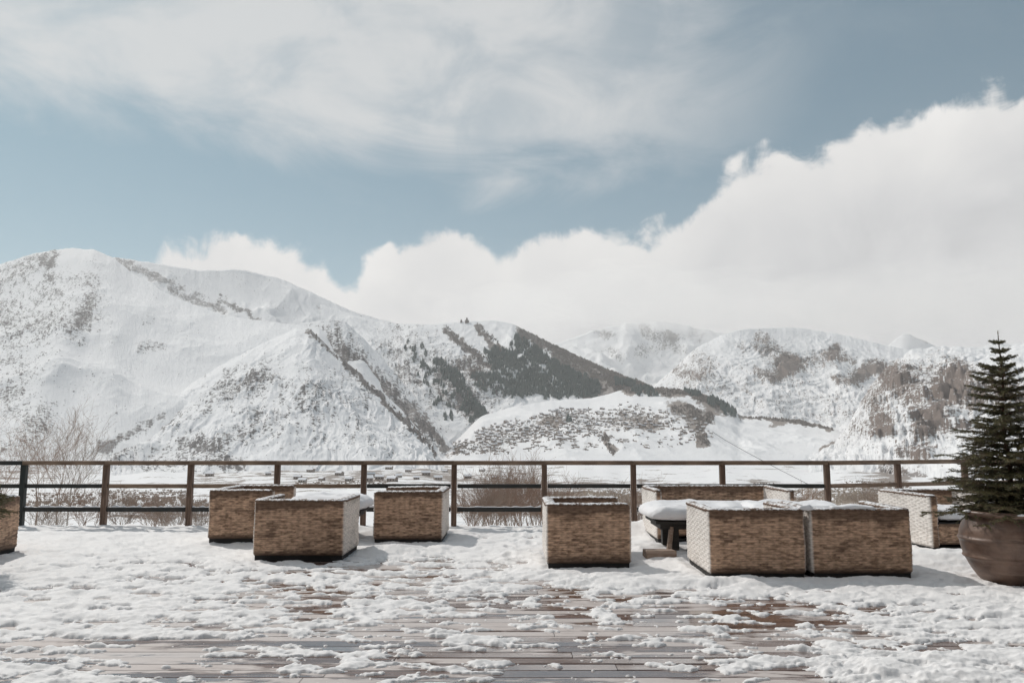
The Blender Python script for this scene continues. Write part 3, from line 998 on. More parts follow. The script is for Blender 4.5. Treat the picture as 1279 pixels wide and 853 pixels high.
# a low cloud lying against the far peaks
M_CLOUD = bpy.data.materials.new('cloud_vapour')
M_CLOUD.use_nodes = True
M_CLOUD.node_tree.nodes.clear()
ct = NT(M_CLOUD.node_tree)
pv = ct.new('ShaderNodeVolumePrincipled')
pv.inputs['Color'].default_value = (1, 0.985, 0.97, 1)
pv.inputs['Density'].default_value = 0.00045
pv.inputs['Anisotropy'].default_value = 0.35
co = ct.new('ShaderNodeOutputMaterial')
ct.l.new(pv.outputs[0], co.inputs['Volume'])
CV, CF = [], []
o0 = 0
for ci, (px, py, Yc, rx, rz_, ry_) in enumerate([(640, 395, 7000, 700, 260, 500), (800, 372, 8600, 1500, 330, 900), (960, 392, 7600, 1500, 300, 800), (1120, 380, 7400, 1300, 330, 800), (1290, 372, 7600, 1500, 380, 800), (1470, 380, 7800, 1500, 400, 900)]):
    x_, y_, z_ = At(px, py, Yc)
    nu, nv = 90, 50
    th = np.linspace(0, 2 * math.pi, nu, endpoint=False)
    ph = np.linspace(-math.pi / 2 + 0.02, math.pi / 2 - 0.02, nv)
    T_, P_ = np.meshgrid(th, ph)
    dx_, dy_, dz_ = np.cos(P_) * np.cos(T_), np.cos(P_) * np.sin(T_), np.sin(P_)
    k_ = 1 + 0.30 * fbm(dx_ * 2.2 + ci * 9, dz_ * 2.2 + dy_ * 1.7, 4, 300 + ci, 0.55)
    CV.append(np.stack([x_ + dx_ * rx * k_, y_ + dy_ * ry_ * k_, z_ + dz_ * rz_ * k_], -1).reshape(-1, 3))
    CF.append(grid_faces(nv, nu, close_c=True) + o0)
    o0 += nu * nv
    capb = np.stack([np.zeros(nu - 2, int), np.arange(2, nu), np.arange(1, nu - 1)], -1)
for ci in range(len(CV)):
    # close the two poles by pulling their rings together
    CV[ci].reshape(50, 90, 3)[0] = CV[ci].reshape(50, 90, 3)[0].mean(0)
    CV[ci].reshape(50, 90, 3)[-1] = CV[ci].reshape(50, 90, 3)[-1].mean(0)
    tag(link('low_cloud', mesh_np('low_cloud', CV[ci], grid_faces(50, 90, close_c=True), True), M_CLOUD), kind='stuff')

# ------------------------------------------------------------------ deck
EDGE_PX = [(-2000, 13.33), (5.26, 13.33), (6.62, 13.75), (8.1, 14.25), (12, 15.6)]


def edge(x):
    return np.interp(x, [e[0] for e in EDGE_PX], [e[1] for e in EDGE_PX])


rng = np.random.default_rng(3)
PW, GAP, TH = 0.146, 0.007, 0.03
bv, bf, br = [], [], []
y = 13.38
rows = []
while y > -4:
    rows.append(y)
    y -= PW
yy = 13.38 + PW
while yy < 15.8:
    rows.append(yy)
    yy += PW
nb = 0
V, Fc, Rn, Uv = [], [], [], []
for y in rows:
    x = -14 - rng.random() * 3
    while x < 14:
        L = rng.choice([2.4, 3.0, 3.6, 4.2])
        x1 = x + L
        if y <= 13.4 or edge(x1) > y + 0.02:
            xa = x if y <= 13.4 else max(x, float(np.interp(y, [e[1] for e in EDGE_PX][1:], [e[0] for e in EDGE_PX][1:])))
            if xa < x1 - 0.1:
                tilt = rng.normal(0, 0.0012)
                zt = rng.normal(0, 0.0009)
                e = 0.005
                ya, yb = y - PW + GAP, y
                prof = [(ya, -TH), (ya, -e), (ya + e, 0), (yb - e, 0), (yb, -e), (yb, -TH)]
                o = len(V)
                for xx in (xa + 0.002, x1 - 0.002):
                    for (q, z) in prof:
                        V.append((xx, q, z + zt + tilt * (1 if q > y - PW / 2 else -1)))
                        Rn.append(0)
                r = rng.random()
                for k in range(12):
                    Rn[o + k] = r
                for k in range(5):
                    Fc.append((o + k, o + k + 1, o + 7 + k, o + 6 + k)[::-1])
        x = x1
me = mesh_np('deck', V, Fc, False, {'rnd': Rn})
m, t, b = new_mat('wet_deck_boards')
pos = t.geo('Position')
rnd = t.attr('rnd')
offv = t.comb(t.math('MULTIPLY', rnd, 31.0), t.math('MULTIPLY', rnd, 17.0), t.math('MULTIPLY', rnd, 7.0))
va = t.new('ShaderNodeVectorMath', operation='ADD')
t.link(pos, va.inputs[0])
t.link(offv, va.inputs[1])
pb = va.outputs[0]
grain = t.noise(t.mapping(pb, (2.0, 60.0, 2.0)), 1.0, 5, 0.65, 0.3)
c = t.mix(t.sstep(grain, 0.3, 0.7), (0.075, 0.042, 0.032), (0.20, 0.115, 0.085))
c = t.mix(t.math('MULTIPLY', t.sstep(rnd, 0.0, 1.0), 0.35), c, (0.17, 0.115, 0.095))
# thin frozen slush left on the boards, each board its own outline
sl1 = t.noise(t.mapping(pb, (0.75, 2.2, 1.0)), 1.0, 4, 0.55, 0.8)
sl2 = t.noise(t.mapping(pos, (0.22, 0.5, 1.0), loc=(4, 1, 0)), 1.0, 3, 0.5)
sl3 = t.noise(t.mapping(pb, (6.0, 22.0, 1.0)), 1.0, 4, 0.6)
sf = t.math('ADD', t.math('ADD', t.math('MULTIPLY', sl1, 1.0), t.math('MULTIPLY', sl2, 0.7)), t.math('MULTIPLY', sl3, 0.22))
sf = t.math('ADD', sf, t.math('MULTIPLY', t.attr('slush_bias'), 0.0))
slush = t.sstep(sf, 0.94, 1.02)
c = t.mix(t.math('MULTIPLY', slush, 0.90), c, t.mix(sl3, (0.48, 0.42, 0.395), (0.70, 0.645, 0.615)))
t.l.new(c, b.inputs['Base Color'])
wet = t.noise(t.mapping(pb, (0.5, 1.5, 1.0), loc=(9, 3, 2)), 1.0, 3, 0.5)
rg = t.math('ADD', t.sstep(wet, 0.35, 0.6, 0.07, 0.24), t.math('MULTIPLY', slush, 0.42))
t.l.new(rg, b.inputs['Roughness'])
b.inputs['Specular IOR Level'].default_value = 0.5
t.l.new(t.math('MULTIPLY', t.sstep(wet, 0.62, 0.42), t.math('MULTIPLY_ADD', slush, -0.7, 0.9)), b.inputs['Coat Weight'])
b.inputs['Coat Roughness'].default_value = 0.06
hb_ = t.math('ADD', t.math('MULTIPLY', grain, 0.5), t.math('MULTIPLY', slush, 1.5))
t.l.new(t.bump(hb_, 0.35, 0.003), b.inputs['Normal'])
tag(link('deck', me, m), kind='structure')
# joists and fascia under the boards
b = MB()
b.box(-14, 14, -4, 13.3, -0.30, -0.036)
b.box(-14, 5.2, 13.302, 13.37, -0.34, -0.032)
tag(b.build('deck_frame', M_BLACK), kind='structure')

# unseen facade added behind the camera to cut sky light on chair fronts
ho_ = empty('added_facade', (0, -5.2, 0))
tag(ho_, 'unseen dark timber clad facade added behind the camera to dim the chair fronts', 'light blocker')
b = MB()
b.box(-34, 34, -9, 0, -2, 10.5)
b.build('wall', mat_wood('dark_cladding', (0.06, 0.045, 0.035), (0.13, 0.10, 0.08)), ho_)
b = MB()
b.box(-34.6, 34.6, -9.5, 0.8, 10.503, 10.9)
b.build('roof', M_SNOW, ho_)
M_GLASS = mat_plain('dark_glass', (0.02, 0.022, 0.025), (0.03, 0.032, 0.035), rough=0.08, bump=0.0)
for fl in range(3):
    for k in range(14):
        b = MB()
        x_ = -31 + k * 4.7
        b.box(x_, x_ + 2.6, 0.003, 0.05, 0.4 + fl * 3.6, 2.7 + fl * 3.6)
        b.build('window', M_GLASS, ho_)

# ------------------------------------------------------------------ snow lying on the deck
COVX = np.array([-200, 0, 160, 320, 480, 640, 800, 960, 1120, 1279, 1500])
COVY = np.array([640, 672, 690, 705, 722, 738, 755, 775, 795, 820, 853, 900])
COV = np.array([
    [1.2, 1.2, 1.2, 1.2, 1.1, 0.9, 1.2, 1.2, 1.2, 1.2, 1.2],
    [1.2, 1.2, 1.0, 1.0, 0.8, 0.65, 1.2, 1.2, 1.2, 1.2, 1.2],
    [1.1, 1.0, .85, .75, .55, .55, 1.2, 1.2, 1.2, .75, .9],
    [1.0, .85, .75, .60, .10, .38, 1.1, 1.2, 1.2, .9, .9],
    [.9, .70, .62, .50, .25, .30, .80, 1.1, 1.2, 1.1, 1.0],
    [.8, .62, .55, .42, .25, .12, .15, .45, .80, .85, .8],
    [.8, .58, .48, .30, .15, -.05, -.12, -.28, .35, .55, .7],
    [.7, .46, .36, .12, -.02, -.20, -.25, -.26, .30, .60, .7],
    [.6, .40, .22, .02, -.22, -.28, -.30, -.18, .32, .62, .7],
    [.5, .22, .05, -.16, -.34, -.40, -.38, -.10, .26, .50, .6],
    [.5, .10, -.02, -.22, -.38, -.45, -.40, -.06, .22, .30, .5],
    [.5, .10, -.02, -.22, -.38, -.45, -.40, -.06, .22, .30, .5]])


COV[4:, :] -= 0.07
COV[5:, 1:5] -= 0.06
COV[4:8, 3:7] -= 0.06
COV[3:5, 2:6] -= 0.14
COV[3:6, 1:5] -= 0.06
COV[6:, 3:8] += 0.13
COV[7:, 1:4] += 0.05


def cover(px, py):
    ix = np.clip(np.interp(px, COVX, np.arange(len(COVX))), 0, len(COVX) - 1.001)
    iy = np.clip(np.interp(py, COVY, np.arange(len(COVY))), 0, len(COVY) - 1.001)
    a, b_ = ix.astype(int), iy.astype(int)
    fa_, fb = ix - a, iy - b_
    return (COV[b_, a] * (1 - fa_) * (1 - fb) + COV[b_, a + 1] * fa_ * (1 - fb) + COV[b_ + 1, a] * (1 - fa_) * fb + COV[b_ + 1, a + 1] * fa_ * fb)


def gxy(px, py, z=0.0):
    x, y_ = G(px, py, z)
    return float(x), float(y_)


mounds = [(*gxy(806, 668), 0.75, 0.30, .17), (*gxy(790, 690), 0.5, 0.5, .07), (*gxy(450, 668), 0.35, 0.5, .10), (*gxy(1145, 700), 0.5, 0.5, .06), (*gxy(1195, 705), 0.5, 0.3, .10),
          (*gxy(505, 690), 0.6, 0.25, .07), (*gxy(930, 730), 1.3, 0.22, .05), (*gxy(700, 720), 0.7, 0.3, .04), (*gxy(60, 675), 1.6, 0.6, .05), (*gxy(1130, 835), 0.42, 0.25, .06), (*gxy(870, 705), 0.3, 0.5, .05),
          (*gxy(640, 690), 0.4, 0.5, .03)]


RECTS = [(2.53, 8.94, .5, .53), (3.62, 8.96, .52, .53), (0.858, 9.65, .47, .56), (-2.54, 10.17, .54, .49), (-1.44, 11.8, .48, .57), (-6.81, 9.87, .5, .54), (5.06, 8.25, .25, .25)]


STEPS = []
_rs = np.random.default_rng(12)
for (ax0, ay0, ax1, ay1) in ((-7.5, 10.8, -1.2, 8.4), (-5.5, 12.6, -0.4, 10.2), (-6.5, 8.2, -3.2, 10.0), (0.2, 12.8, 0.0, 8.6), (5.4, 7.6, 3.0, 6.2), (-3.6, 8.9, -5.4, 6.6), (4.2, 5.4, 6.4, 8.4)):
    L_ = math.hypot(ax1 - ax0, ay1 - ay0)
    a_ = math.atan2(ay1 - ay0, ax1 - ax0)
    for k_ in range(int(L_ / 0.36)):
        t_ = k_ * 0.36
        sd = 0.11 * (1 if k_ % 2 else -1) + _rs.normal() * 0.03
        STEPS.append((ax0 + t_ * math.cos(a_) - sd * math.sin(a_), ay0 + t_ * math.sin(a_) + sd * math.cos(a_), a_ + _rs.normal() * 0.2))


def snow_h(x, y):
    px, py = proj(x, np.maximum(y, 0.5), 0 * x)
    c = cover(px, py)
    n = fbm(x / 0.66, y / 0.30, 3, 101, 0.55) * 0.58 + 0.52 * fbm(x / 0.21, y / 0.115, 4, 102, 0.55) + 0.55 * np.clip(fbm(x / 0.09, y / 0.07, 2, 111) - 0.42, 0, 1) + 0.30 * fbm(x / 1.7, y / 0.9, 2, 103)
    # footprints and kicked lumps
    foot = np.clip(fbm(x / 0.34 + 9, y / 0.27, 2, 104) - 0.35, 0, 1) * 0.9
    f = c + n - foot * np.clip(1.15 - c, 0.15, 1)
    base = np.sqrt(np.clip(f, 0, 4) / 0.9)
    h = 0.019 * base + 0.017 * np.clip(f, 0, 1.6)
    lump = 0.40 * fbm(x / 0.13, y / 0.11, 3, 105, 0.5) + 0.8 * fbm(x / 0.28, y / 0.24, 2, 106)
    h = h * (1 + 0.60 * np.clip(lump, -1, 1.3) * np.clip(1.1 - 0.85 * c, 0.15, 0.8))
    h = h + 0.02 * np.clip(fbm(x / 0.45, y / 0.4, 3, 107), -1, 1) * np.clip(c, 0, 1)
    for mx, my, wx, wy, hh in mounds:
        g = np.exp(-((x - mx) / wx) ** 2 - ((y - my) / wy) ** 2)
        f = f + 1.2 * g
        h = h + hh * g * (0.9 + 0.3 * fbm(x / 0.3, y / 0.3, 2, 108)) * np.clip(f / 0.6, 0, 1)
    for fx, fy, fa_ in STEPS:
        u_ = (x - fx) * math.cos(fa_) + (y - fy) * math.sin(fa_)
        v_ = -(x - fx) * math.sin(fa_) + (y - fy) * math.cos(fa_)
        q = (u_ / 0.15) ** 2 + (v_ / 0.065) ** 2
        g = np.exp(-q ** 2)
        h = h - 0.8 * np.clip(h, 0, 0.05) * g + 0.008 * np.exp(-(q - 1.6) ** 2 * 2)
        f = f - 0.35 * g
    # melted back round the furniture
    for rx, ry_, rw, rd in RECTS:
        dd = np.hypot(np.maximum(np.abs(x - rx) - rw, 0), np.maximum(np.abs(y - ry_) - rd, 0))
        h = np.minimum(h, 0.012 + 0.35 * dd + 0.012 * fbm(x / 0.12, y / 0.12, 2, 109))
    h = np.where(f > 0, np.maximum(h, 0.004), -0.02 + 0 * h)
    return h, f


s = np.arange(-0.98, 0.98, 0.00165)
ys = [3.3]
while ys[-1] < 15.2:
    ys.append(ys[-1] + max(0.007, ys[-1] ** 2 / 1433.0 * 0.62))
ys = np.array(ys)
S, Yg = np.meshgrid(s, ys)
X = S * Yg
h, f = snow_h(X, Yg)
h = np.where(Yg > edge(X) + 0.02, -0.02, h)
f = np.where(Yg > edge(X) + 0.02, -1, f)
# lower the outer rim of each patch smoothly to the boards
V = np.stack([X, Yg, h], -1).reshape(-1, 3)
FQ = grid_faces(len(ys), len(s))
fk = (f.ravel() > 0)[FQ].sum(1)
FQ = FQ[fk >= 1]
used, inv = np.unique(FQ.ravel(), return_inverse=True)
me = mesh_np('deck_snow', V[used], inv.reshape(-1, 4), True)
tag(link('deck_snow', me, M_DSNOW), kind='stuff')


def snow_blob(name, x0, x1, y0, y1, z0, h, seed, over=0.04, nx=90, ny=60, power=4.0, wob=0.25, label=None, parent=None, mat=None):
    """a pillow of snow with an uneven overhanging edge"""
    cx, cy = (x0 + x1) / 2, (y0 + y1) / 2
    ax_, ay_ = (x1 - x0) / 2 + over, (y1 - y0) / 2 + over
    th = np.linspace(0, 2 * math.pi, nx, endpoint=False)
    ph = np.linspace(-0.42 * math.pi, 0.5 * math.pi, ny)
    TH_, PH = np.meshgrid(th, ph)

    def se(v, p):
        return np.sign(v) * np.abs(v) ** p
    e1, e2 = 0.42, 0.30
    cp = np.where(PH < 0, np.cos(PH) ** 0.55, np.abs(np.cos(PH)) ** e1)
    X = ax_ * cp * se(np.cos(TH_), e2)
    Y = ay_ * cp * se(np.sin(TH_), e2)
    Z = h * (0.32 + 0.68 * np.abs(np.sin(PH)) ** 0.8 * np.sign(np.sin(PH)) * np.where(PH < 0, 0.47, 1))
    n = fbm((X + cx) / 0.35, (Y + cy) / 0.35 + Z * 2, 3, seed)
    n2 = fbm((X + cx) / 0.09 + Z * 8, (Y + cy) / 0.09, 3, seed + 3)
    X = X * (1 + wob * 0.12 * n)
    Y = Y * (1 + wob * 0.12 * n)
    Z = Z * (1 + wob * n * 0.7) + 0.006 * n2
    V = np.stack([X + cx, Y + cy, Z + z0], -1).reshape(-1, 3)
    me = mesh_np(name, V, grid_faces(ny, nx, close_c=True), True)
    o = link(name, me, mat or M_SNOW, parent)
    if label:
        tag(o, label, 'snow')
    return o


# ------------------------------------------------------------------ wicker furniture
def resample(path, step, closed, rad=0.035):
    P = np.array(path, float)
    if closed:
        P = np.vstack([P, P[:1]])
    seg = np.hypot(*np.diff(P, axis=0).T)
    cum = np.concatenate([[0], np.cumsum(seg)])
    n = max(8, int(round(cum[-1] / step)))
    sv = np.linspace(0, cum[-1], n + 1)
    Q = np.stack([np.interp(sv, cum, P[:, 0]), np.interp(sv, cum, P[:, 1])], -1)
    if closed:
        Q = Q[:-1]
    k = max(1, int(rad / step)) * 2 + 1
    ker = np.ones(k) / k
    pad = k // 2
    for _ in range(2):
        Qp = np.vstack([Q[-pad:], Q, Q[:pad]]) if closed else np.vstack([np.repeat(Q[:1], pad, 0), Q, np.repeat(Q[-1:], pad, 0)])
        Q = np.stack([np.convolve(Qp[:, i], ker, 'valid') for i in (0, 1)], -1)
    if closed:
        T = np.roll(Q, -1, 0) - np.roll(Q, 1, 0)
    else:
        T = np.gradient(Q, axis=0)
    T /= np.maximum(np.hypot(*T.T)[:, None], 1e-9)
    return Q, T, sv[:len(Q)]


STAKE, ROWH = 0.072, 0.024


def weave(sv, z, seed=0):
    row = np.floor(z / ROWH)
    fr = z / ROWH - row
    wv = np.cos(math.pi * sv / STAKE + math.pi * row)
    rowb = np.sqrt(np.clip(np.sin(math.pi * fr), 0, 1))
    jit = 0.0022 * perlin(sv / 0.09 + row * 7.3, row * 1.7, seed)
    d = 0.0030 * wv * rowb + 0.0050 * rowb + jit
    pit = np.clip(1.2 - rowb * 1.6, 0, 1) * 0.9 + np.clip(-wv - 0.62, 0, 1) * 0.8
    dash = _h(np.floor(sv / (1.25 * STAKE) + 0.5 * row), row, seed) / 65535.0
    return d, np.clip(pit, 0, 1), dash


def wicker_wall(name, path, h, parent, seed=1, z0=0.045, warp=0.010, dust=1.0, lit_side=()):
    Q, T, sv = resample(path, STAKE / 5.0, True)
    # outward normal
    area = 0.5 * np.sum(Q[:, 0] * np.roll(Q[:, 1], -1) - np.roll(Q[:, 0], -1) * Q[:, 1])
    N = np.stack([T[:, 1], -T[:, 0]], -1) * (1 if area > 0 else -1)
    z = np.arange(z0, h + 1e-6, ROWH / 4)
    SV, Z = np.meshgrid(sv, z)
    d, pit, dash = weave(SV, Z, seed)
    zz = (Z - z0) / (h - z0)
    d = d + warp * fbm(SV / 0.7, Z / 0.5, 2, seed + 2) * np.sin(math.pi * np.clip(zz, 0.02, 1) * 0.8) - 0.012 * (zz < 0.02)
    X = Q[None, :, 0] + N[None, :, 0] * d
    Y = Q[None, :, 1] + N[None, :, 1] * d
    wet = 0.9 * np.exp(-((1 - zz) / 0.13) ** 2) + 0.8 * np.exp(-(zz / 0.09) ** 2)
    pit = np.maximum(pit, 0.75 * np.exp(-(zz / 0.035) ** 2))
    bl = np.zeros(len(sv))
    for (nx_, ny_), k_ in lit_side:           # left and right sides painted paler: light put into the colour
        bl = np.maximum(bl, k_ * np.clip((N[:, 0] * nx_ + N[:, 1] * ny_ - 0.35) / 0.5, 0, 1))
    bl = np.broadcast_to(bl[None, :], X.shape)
    wet = wet * (1 - 0.75 * bl)  # sides painted as lit also lose most of the dark wet tone
    if area < 0:
        FQ = grid_faces(len(z), len(sv), close_c=True)
    else:
        FQ = grid_faces(len(z), len(sv), close_c=True)[:, ::-1]
    FQ = FQ[:, ::-1] if area > 0 else FQ
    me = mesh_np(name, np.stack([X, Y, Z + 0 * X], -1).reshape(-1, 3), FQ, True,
                 {'wet': wet.ravel(), 'pit': pit.ravel(), 'dust': np.full(X.size, 0.5), 'lit_side': bl.ravel(), 'dash': dash.ravel()}, np.stack([SV.ravel(), Z.ravel()], -1))
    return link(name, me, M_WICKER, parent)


def wicker_rim(path, t, h, parent, seed=1, dust=1.0, taper=True):
    Q, T, sv = resample(path, 0.009, False, 0.03)
    N = np.stack([T[:, 1], -T[:, 0]], -1)
    a = np.linspace(0, 2 * math.pi, 22, endpoint=False)
    SV, A_ = np.meshgrid(sv, a, indexing='ij')
    L = sv[-1]
    endk = np.clip(np.minimum(SV, L - SV) / 0.05, 0.02, 1) ** 0.5
    rx = (t / 2 + 0.014) * endk
    rz = 0.026 * endk
    br_ = 1 + 0.07 * np.sin(2 * math.pi * SV / 0.075 + 2.0 * A_ + 3 * perlin(SV / 0.2, SV * 0, seed)) + 0.05 * np.sin(2 * math.pi * SV / 0.031 - A_ * 3)
    X = Q[:, None, 0] + N[:, None, 0] * rx * br_ * np.cos(A_)
    Y = Q[:, None, 1] + N[:, None, 1] * rx * br_ * np.cos(A_)
    Z = h + rz * br_ * np.sin(A_) + 0.008 * perlin(SV / 0.5, SV * 0 + seed, seed)
    pit = np.clip(0.5 - (br_ - 0.9) * 3, 0, 1) * 0.8
    FQ = grid_faces(len(sv), 22, close_c=True)
    me = mesh_np('rim', np.stack([X, Y, Z], -1).reshape(-1, 3), FQ, True,
                 {'wet': 0.75 + 0 * pit.ravel(), 'pit': pit.ravel(), 'dust': np.full(X.size, dust)}, np.stack([SV.ravel(), (A_ * 0.03).ravel()], -1))
    return link('rim', me, M_WICKER, parent)


def lounge_chair(name, x, y, w, d, face, z=0.02, h=0.70, t=0.10, seed=1, rot=0.0, dust=1.0, seat_snow=None, label='', cat='armchair', lit_side=1.0,
                 group='wicker armchairs standing in the snow'):
    """local frame: back panel along x at local y = -d/2, arms run to +d/2 (the open side)"""
    root = empty(name, (x, y, z), math.radians(face) + rot)
    tag(root, label, cat, group)
    a, b_ = w / 2, d / 2
    outline = [(-a, b_), (-a, -b_), (a, -b_), (a, b_), (a - t, b_), (a - t, -b_ + t), (-a + t, -b_ + t), (-a + t, b_)]
    ang_ = -(math.radians(face) + rot)
    loc = lambda wx, wy: (wx * math.cos(ang_) - wy * math.sin(ang_), wx * math.sin(ang_) + wy * math.cos(ang_))
    bls = [(loc(-1, 0), 1.0 * lit_side), (loc(1, 0), 0.75 * lit_side)]  # painted light follows world left and right, however the chair is turned
    wicker_wall('woven_frame', outline, h - 0.02, root, seed, lit_side=bls)
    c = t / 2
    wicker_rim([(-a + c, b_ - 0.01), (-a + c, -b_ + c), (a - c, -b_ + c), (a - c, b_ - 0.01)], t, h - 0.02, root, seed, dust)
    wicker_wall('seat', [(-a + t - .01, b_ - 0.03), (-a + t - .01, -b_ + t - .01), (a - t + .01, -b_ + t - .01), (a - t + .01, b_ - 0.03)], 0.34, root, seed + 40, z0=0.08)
    sb = MB()
    sb.box(-a + t - 0.005, a - t + 0.005, -b_ + t, b_ - 0.035, 0.325, 0.35)
    sb.build('seat_board', M_BLACK, root, bevel=0.004)
    bb = MB()
    i = 0.022
    bb.box(-a + i, a - i, -b_ + i, b_ - i, -0.02, 0.05)
    bb.build('base', M_BLACK, root)
    return root


def seat_snow(root, w, d, t, h, seed, label):
    a, b_ = w / 2, d / 2
    o = snow_blob('seat_snow', -a + t + 0.03, a - t - 0.03, -b_ + t + 0.03, b_ - 0.08, 0.352, h, seed, over=0.0, nx=70, ny=36, wob=0.3, label=label)
    o.matrix_world = Matrix.Translation(root.location) @ Matrix.Rotation(root.rotation_euler.z, 4, 'Z')
    tag(o, kind='stuff')
    return o


def pxx(px, Y):
    return (px - 639.5) / F * Y / (1.0)      # close enough for placing at that depth


# face 0: open side points away from the camera; 180: open towards the camera; 90 opens left; -90 opens right
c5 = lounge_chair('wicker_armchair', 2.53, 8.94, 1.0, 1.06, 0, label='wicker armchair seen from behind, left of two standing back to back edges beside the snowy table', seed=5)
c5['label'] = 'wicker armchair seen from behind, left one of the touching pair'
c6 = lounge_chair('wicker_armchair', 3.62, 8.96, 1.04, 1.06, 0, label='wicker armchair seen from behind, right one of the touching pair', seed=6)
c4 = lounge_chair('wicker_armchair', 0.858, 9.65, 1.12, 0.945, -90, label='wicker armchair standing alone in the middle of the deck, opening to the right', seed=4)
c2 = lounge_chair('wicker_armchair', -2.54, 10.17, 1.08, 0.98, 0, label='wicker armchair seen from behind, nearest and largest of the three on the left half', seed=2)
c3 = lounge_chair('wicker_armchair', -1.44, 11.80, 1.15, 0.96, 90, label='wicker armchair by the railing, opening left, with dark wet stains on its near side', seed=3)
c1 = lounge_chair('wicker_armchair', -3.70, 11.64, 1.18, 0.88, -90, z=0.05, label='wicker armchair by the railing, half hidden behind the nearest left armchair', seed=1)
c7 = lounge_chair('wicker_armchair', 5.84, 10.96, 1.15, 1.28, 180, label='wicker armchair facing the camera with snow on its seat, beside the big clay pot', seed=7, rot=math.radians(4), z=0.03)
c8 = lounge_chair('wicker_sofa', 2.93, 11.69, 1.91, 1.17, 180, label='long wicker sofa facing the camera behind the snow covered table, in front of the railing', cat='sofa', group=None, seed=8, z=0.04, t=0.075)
c0 = lounge_chair('wicker_armchair', -6.81, 9.87, 1.08, 1.0, 90, lit_side=0.0, label='wicker armchair cut by the left edge of the photo, behind fir twigs', seed=9, z=0.02)
for o in (c1, c2, c3, c4, c5, c6, c7, c0):
    o['group'] = 'wicker armchairs standing in the snow'

seat_snow(c7, 1.15, 1.28, 0.10, 0.15, 201, 'white snow cushion on the seat of the armchair beside the clay pot')
seat_snow(c8, 1.91, 1.17, 0.075, 0.14, 202, 'white snow lying on the seat of the long wicker sofa')
seat_snow(c4, 1.12, 0.945, 0.10, 0.10, 203, 'white snow on the seat of the middle wicker armchair')
seat_snow(c1, 1.18, 0.88, 0.10, 0.20, 204, 'white snow on the seat of the half hidden left armchair')
seat_snow(c3, 1.15, 0.96, 0.10, 0.12, 205, 'white snow on the seat of the stained armchair opening left')
seat_snow(c5, 1.0, 1.06, 0.10, 0.16, 206, 'white snow on the seat of the left chair of the touching pair')
seat_snow(c6, 1.04, 1.06, 0.10, 0.22, 207, 'white snow on the seat of the right chair of the touching pair')


# ------------------------------------------------------------------ tables with their pillows of snow
def low_table(x0, x1, y0, y1, zt, label):
    root = empty('low_table', ((x0 + x1) / 2, (y0 + y1) / 2, 0.0))
    tag(root, label, 'table', 'low black tables under thick snow')
    a, b_ = (x1 - x0) / 2, (y1 - y0) / 2
    m_ = MB()
    n = 6
    for k in range(n):
        ya = -b_ + k * 2 * b_ / n
        m_.box(-a, a, ya + 0.004, ya + 2 * b_ / n - 0.004, zt - 0.035, zt)
    m_.build('tabletop', M_TABLE, root, bevel=0.004)
    m_ = MB()
    m_.box(-a + 0.06, a - 0.06, -b_ + 0.05, -b_ + 0.085, zt - 0.10, zt - 0.037)
    m_.box(-a + 0.06, a - 0.06, b_ - 0.085, b_ - 0.05, zt - 0.10, zt - 0.037)
    m_.box(-a + 0.062, -a + 0.10, -b_ + 0.087, b_ - 0.087, zt - 0.10, zt - 0.037)
    m_.box(a - 0.10, a - 0.062, -b_ + 0.087, b_ - 0.087, zt - 0.10, zt - 0.037)
    m_.build('apron', M_TABLE, root)
    for sx_ in (-1, 1):
        for sy_ in (-1, 1):
            m_ = MB()
            cx, cy = sx_ * (a - 0.24), sy_ * (b_ - 0.15)
            m_.box(cx - 0.055, cx + 0.055, cy - 0.055, cy + 0.055, -0.0, zt - 0.10)
            m_.build('leg', M_TABLE, root, bevel=0.004)
    return root


lt1 = low_table(1.76, 2.94, 9.92, 10.72, 0.44, 'low black table under thick snow, left one before the long sofa')
lt2 = low_table(3.02, 4.12, 9.90, 10.70, 0.44, 'low black table under thick snow, right one before the long sofa')
lt3 = low_table(-3.08, -2.12, 11.35, 12.05, 0.44, 'low black table under snow, hidden among the three armchairs on the left')
for args in ((1.72, 2.99, 9.88, 10.76, 0.44, 0.185, 301, 'thick white snow pillow on the left low table'),
             (3.01, 4.18, 9.86, 10.74, 0.44, 0.20, 302, 'thick white snow pillow on the right low table'),
             (-3.12, -2.08, 11.3, 12.1, 0.44, 0.20, 303, 'thick white snow pillow on the table among the left armchairs')):
    o = snow_blob('snow_pillow', *args[:7], over=0.05, label=args[7])
    tag(o, kind='stuff')
# slanted stick and block of weathered wood below the left table
root = empty('wooden_prop', (1.93, 9.75, 0.0))
m_ = MB()
m_.tube((-0.02, 0, 0.03), (0.03, 0.03, 0.37), 0.035, 0.03, 7)
o = m_.build('wooden_prop', M_LOG, None)
o.location = (1.93, 9.96, 0.0)
bpy.data.objects.remove(root)
tag(o, 'weathered brown wooden stick standing on end under the left low table', 'stick')
m_ = MB()
m_.box(-0.2, 0.17, -0.09, 0.09, 0.0, 0.10)
o = m_.build('wooden_block', M_LOG, None, bevel=0.012)
o.location = (1.77, 9.72, 0.03)
o.rotation_euler = (0, 0.03, 0.12)
tag(o, 'weathered wooden block half buried in snow by the left low table', 'block')

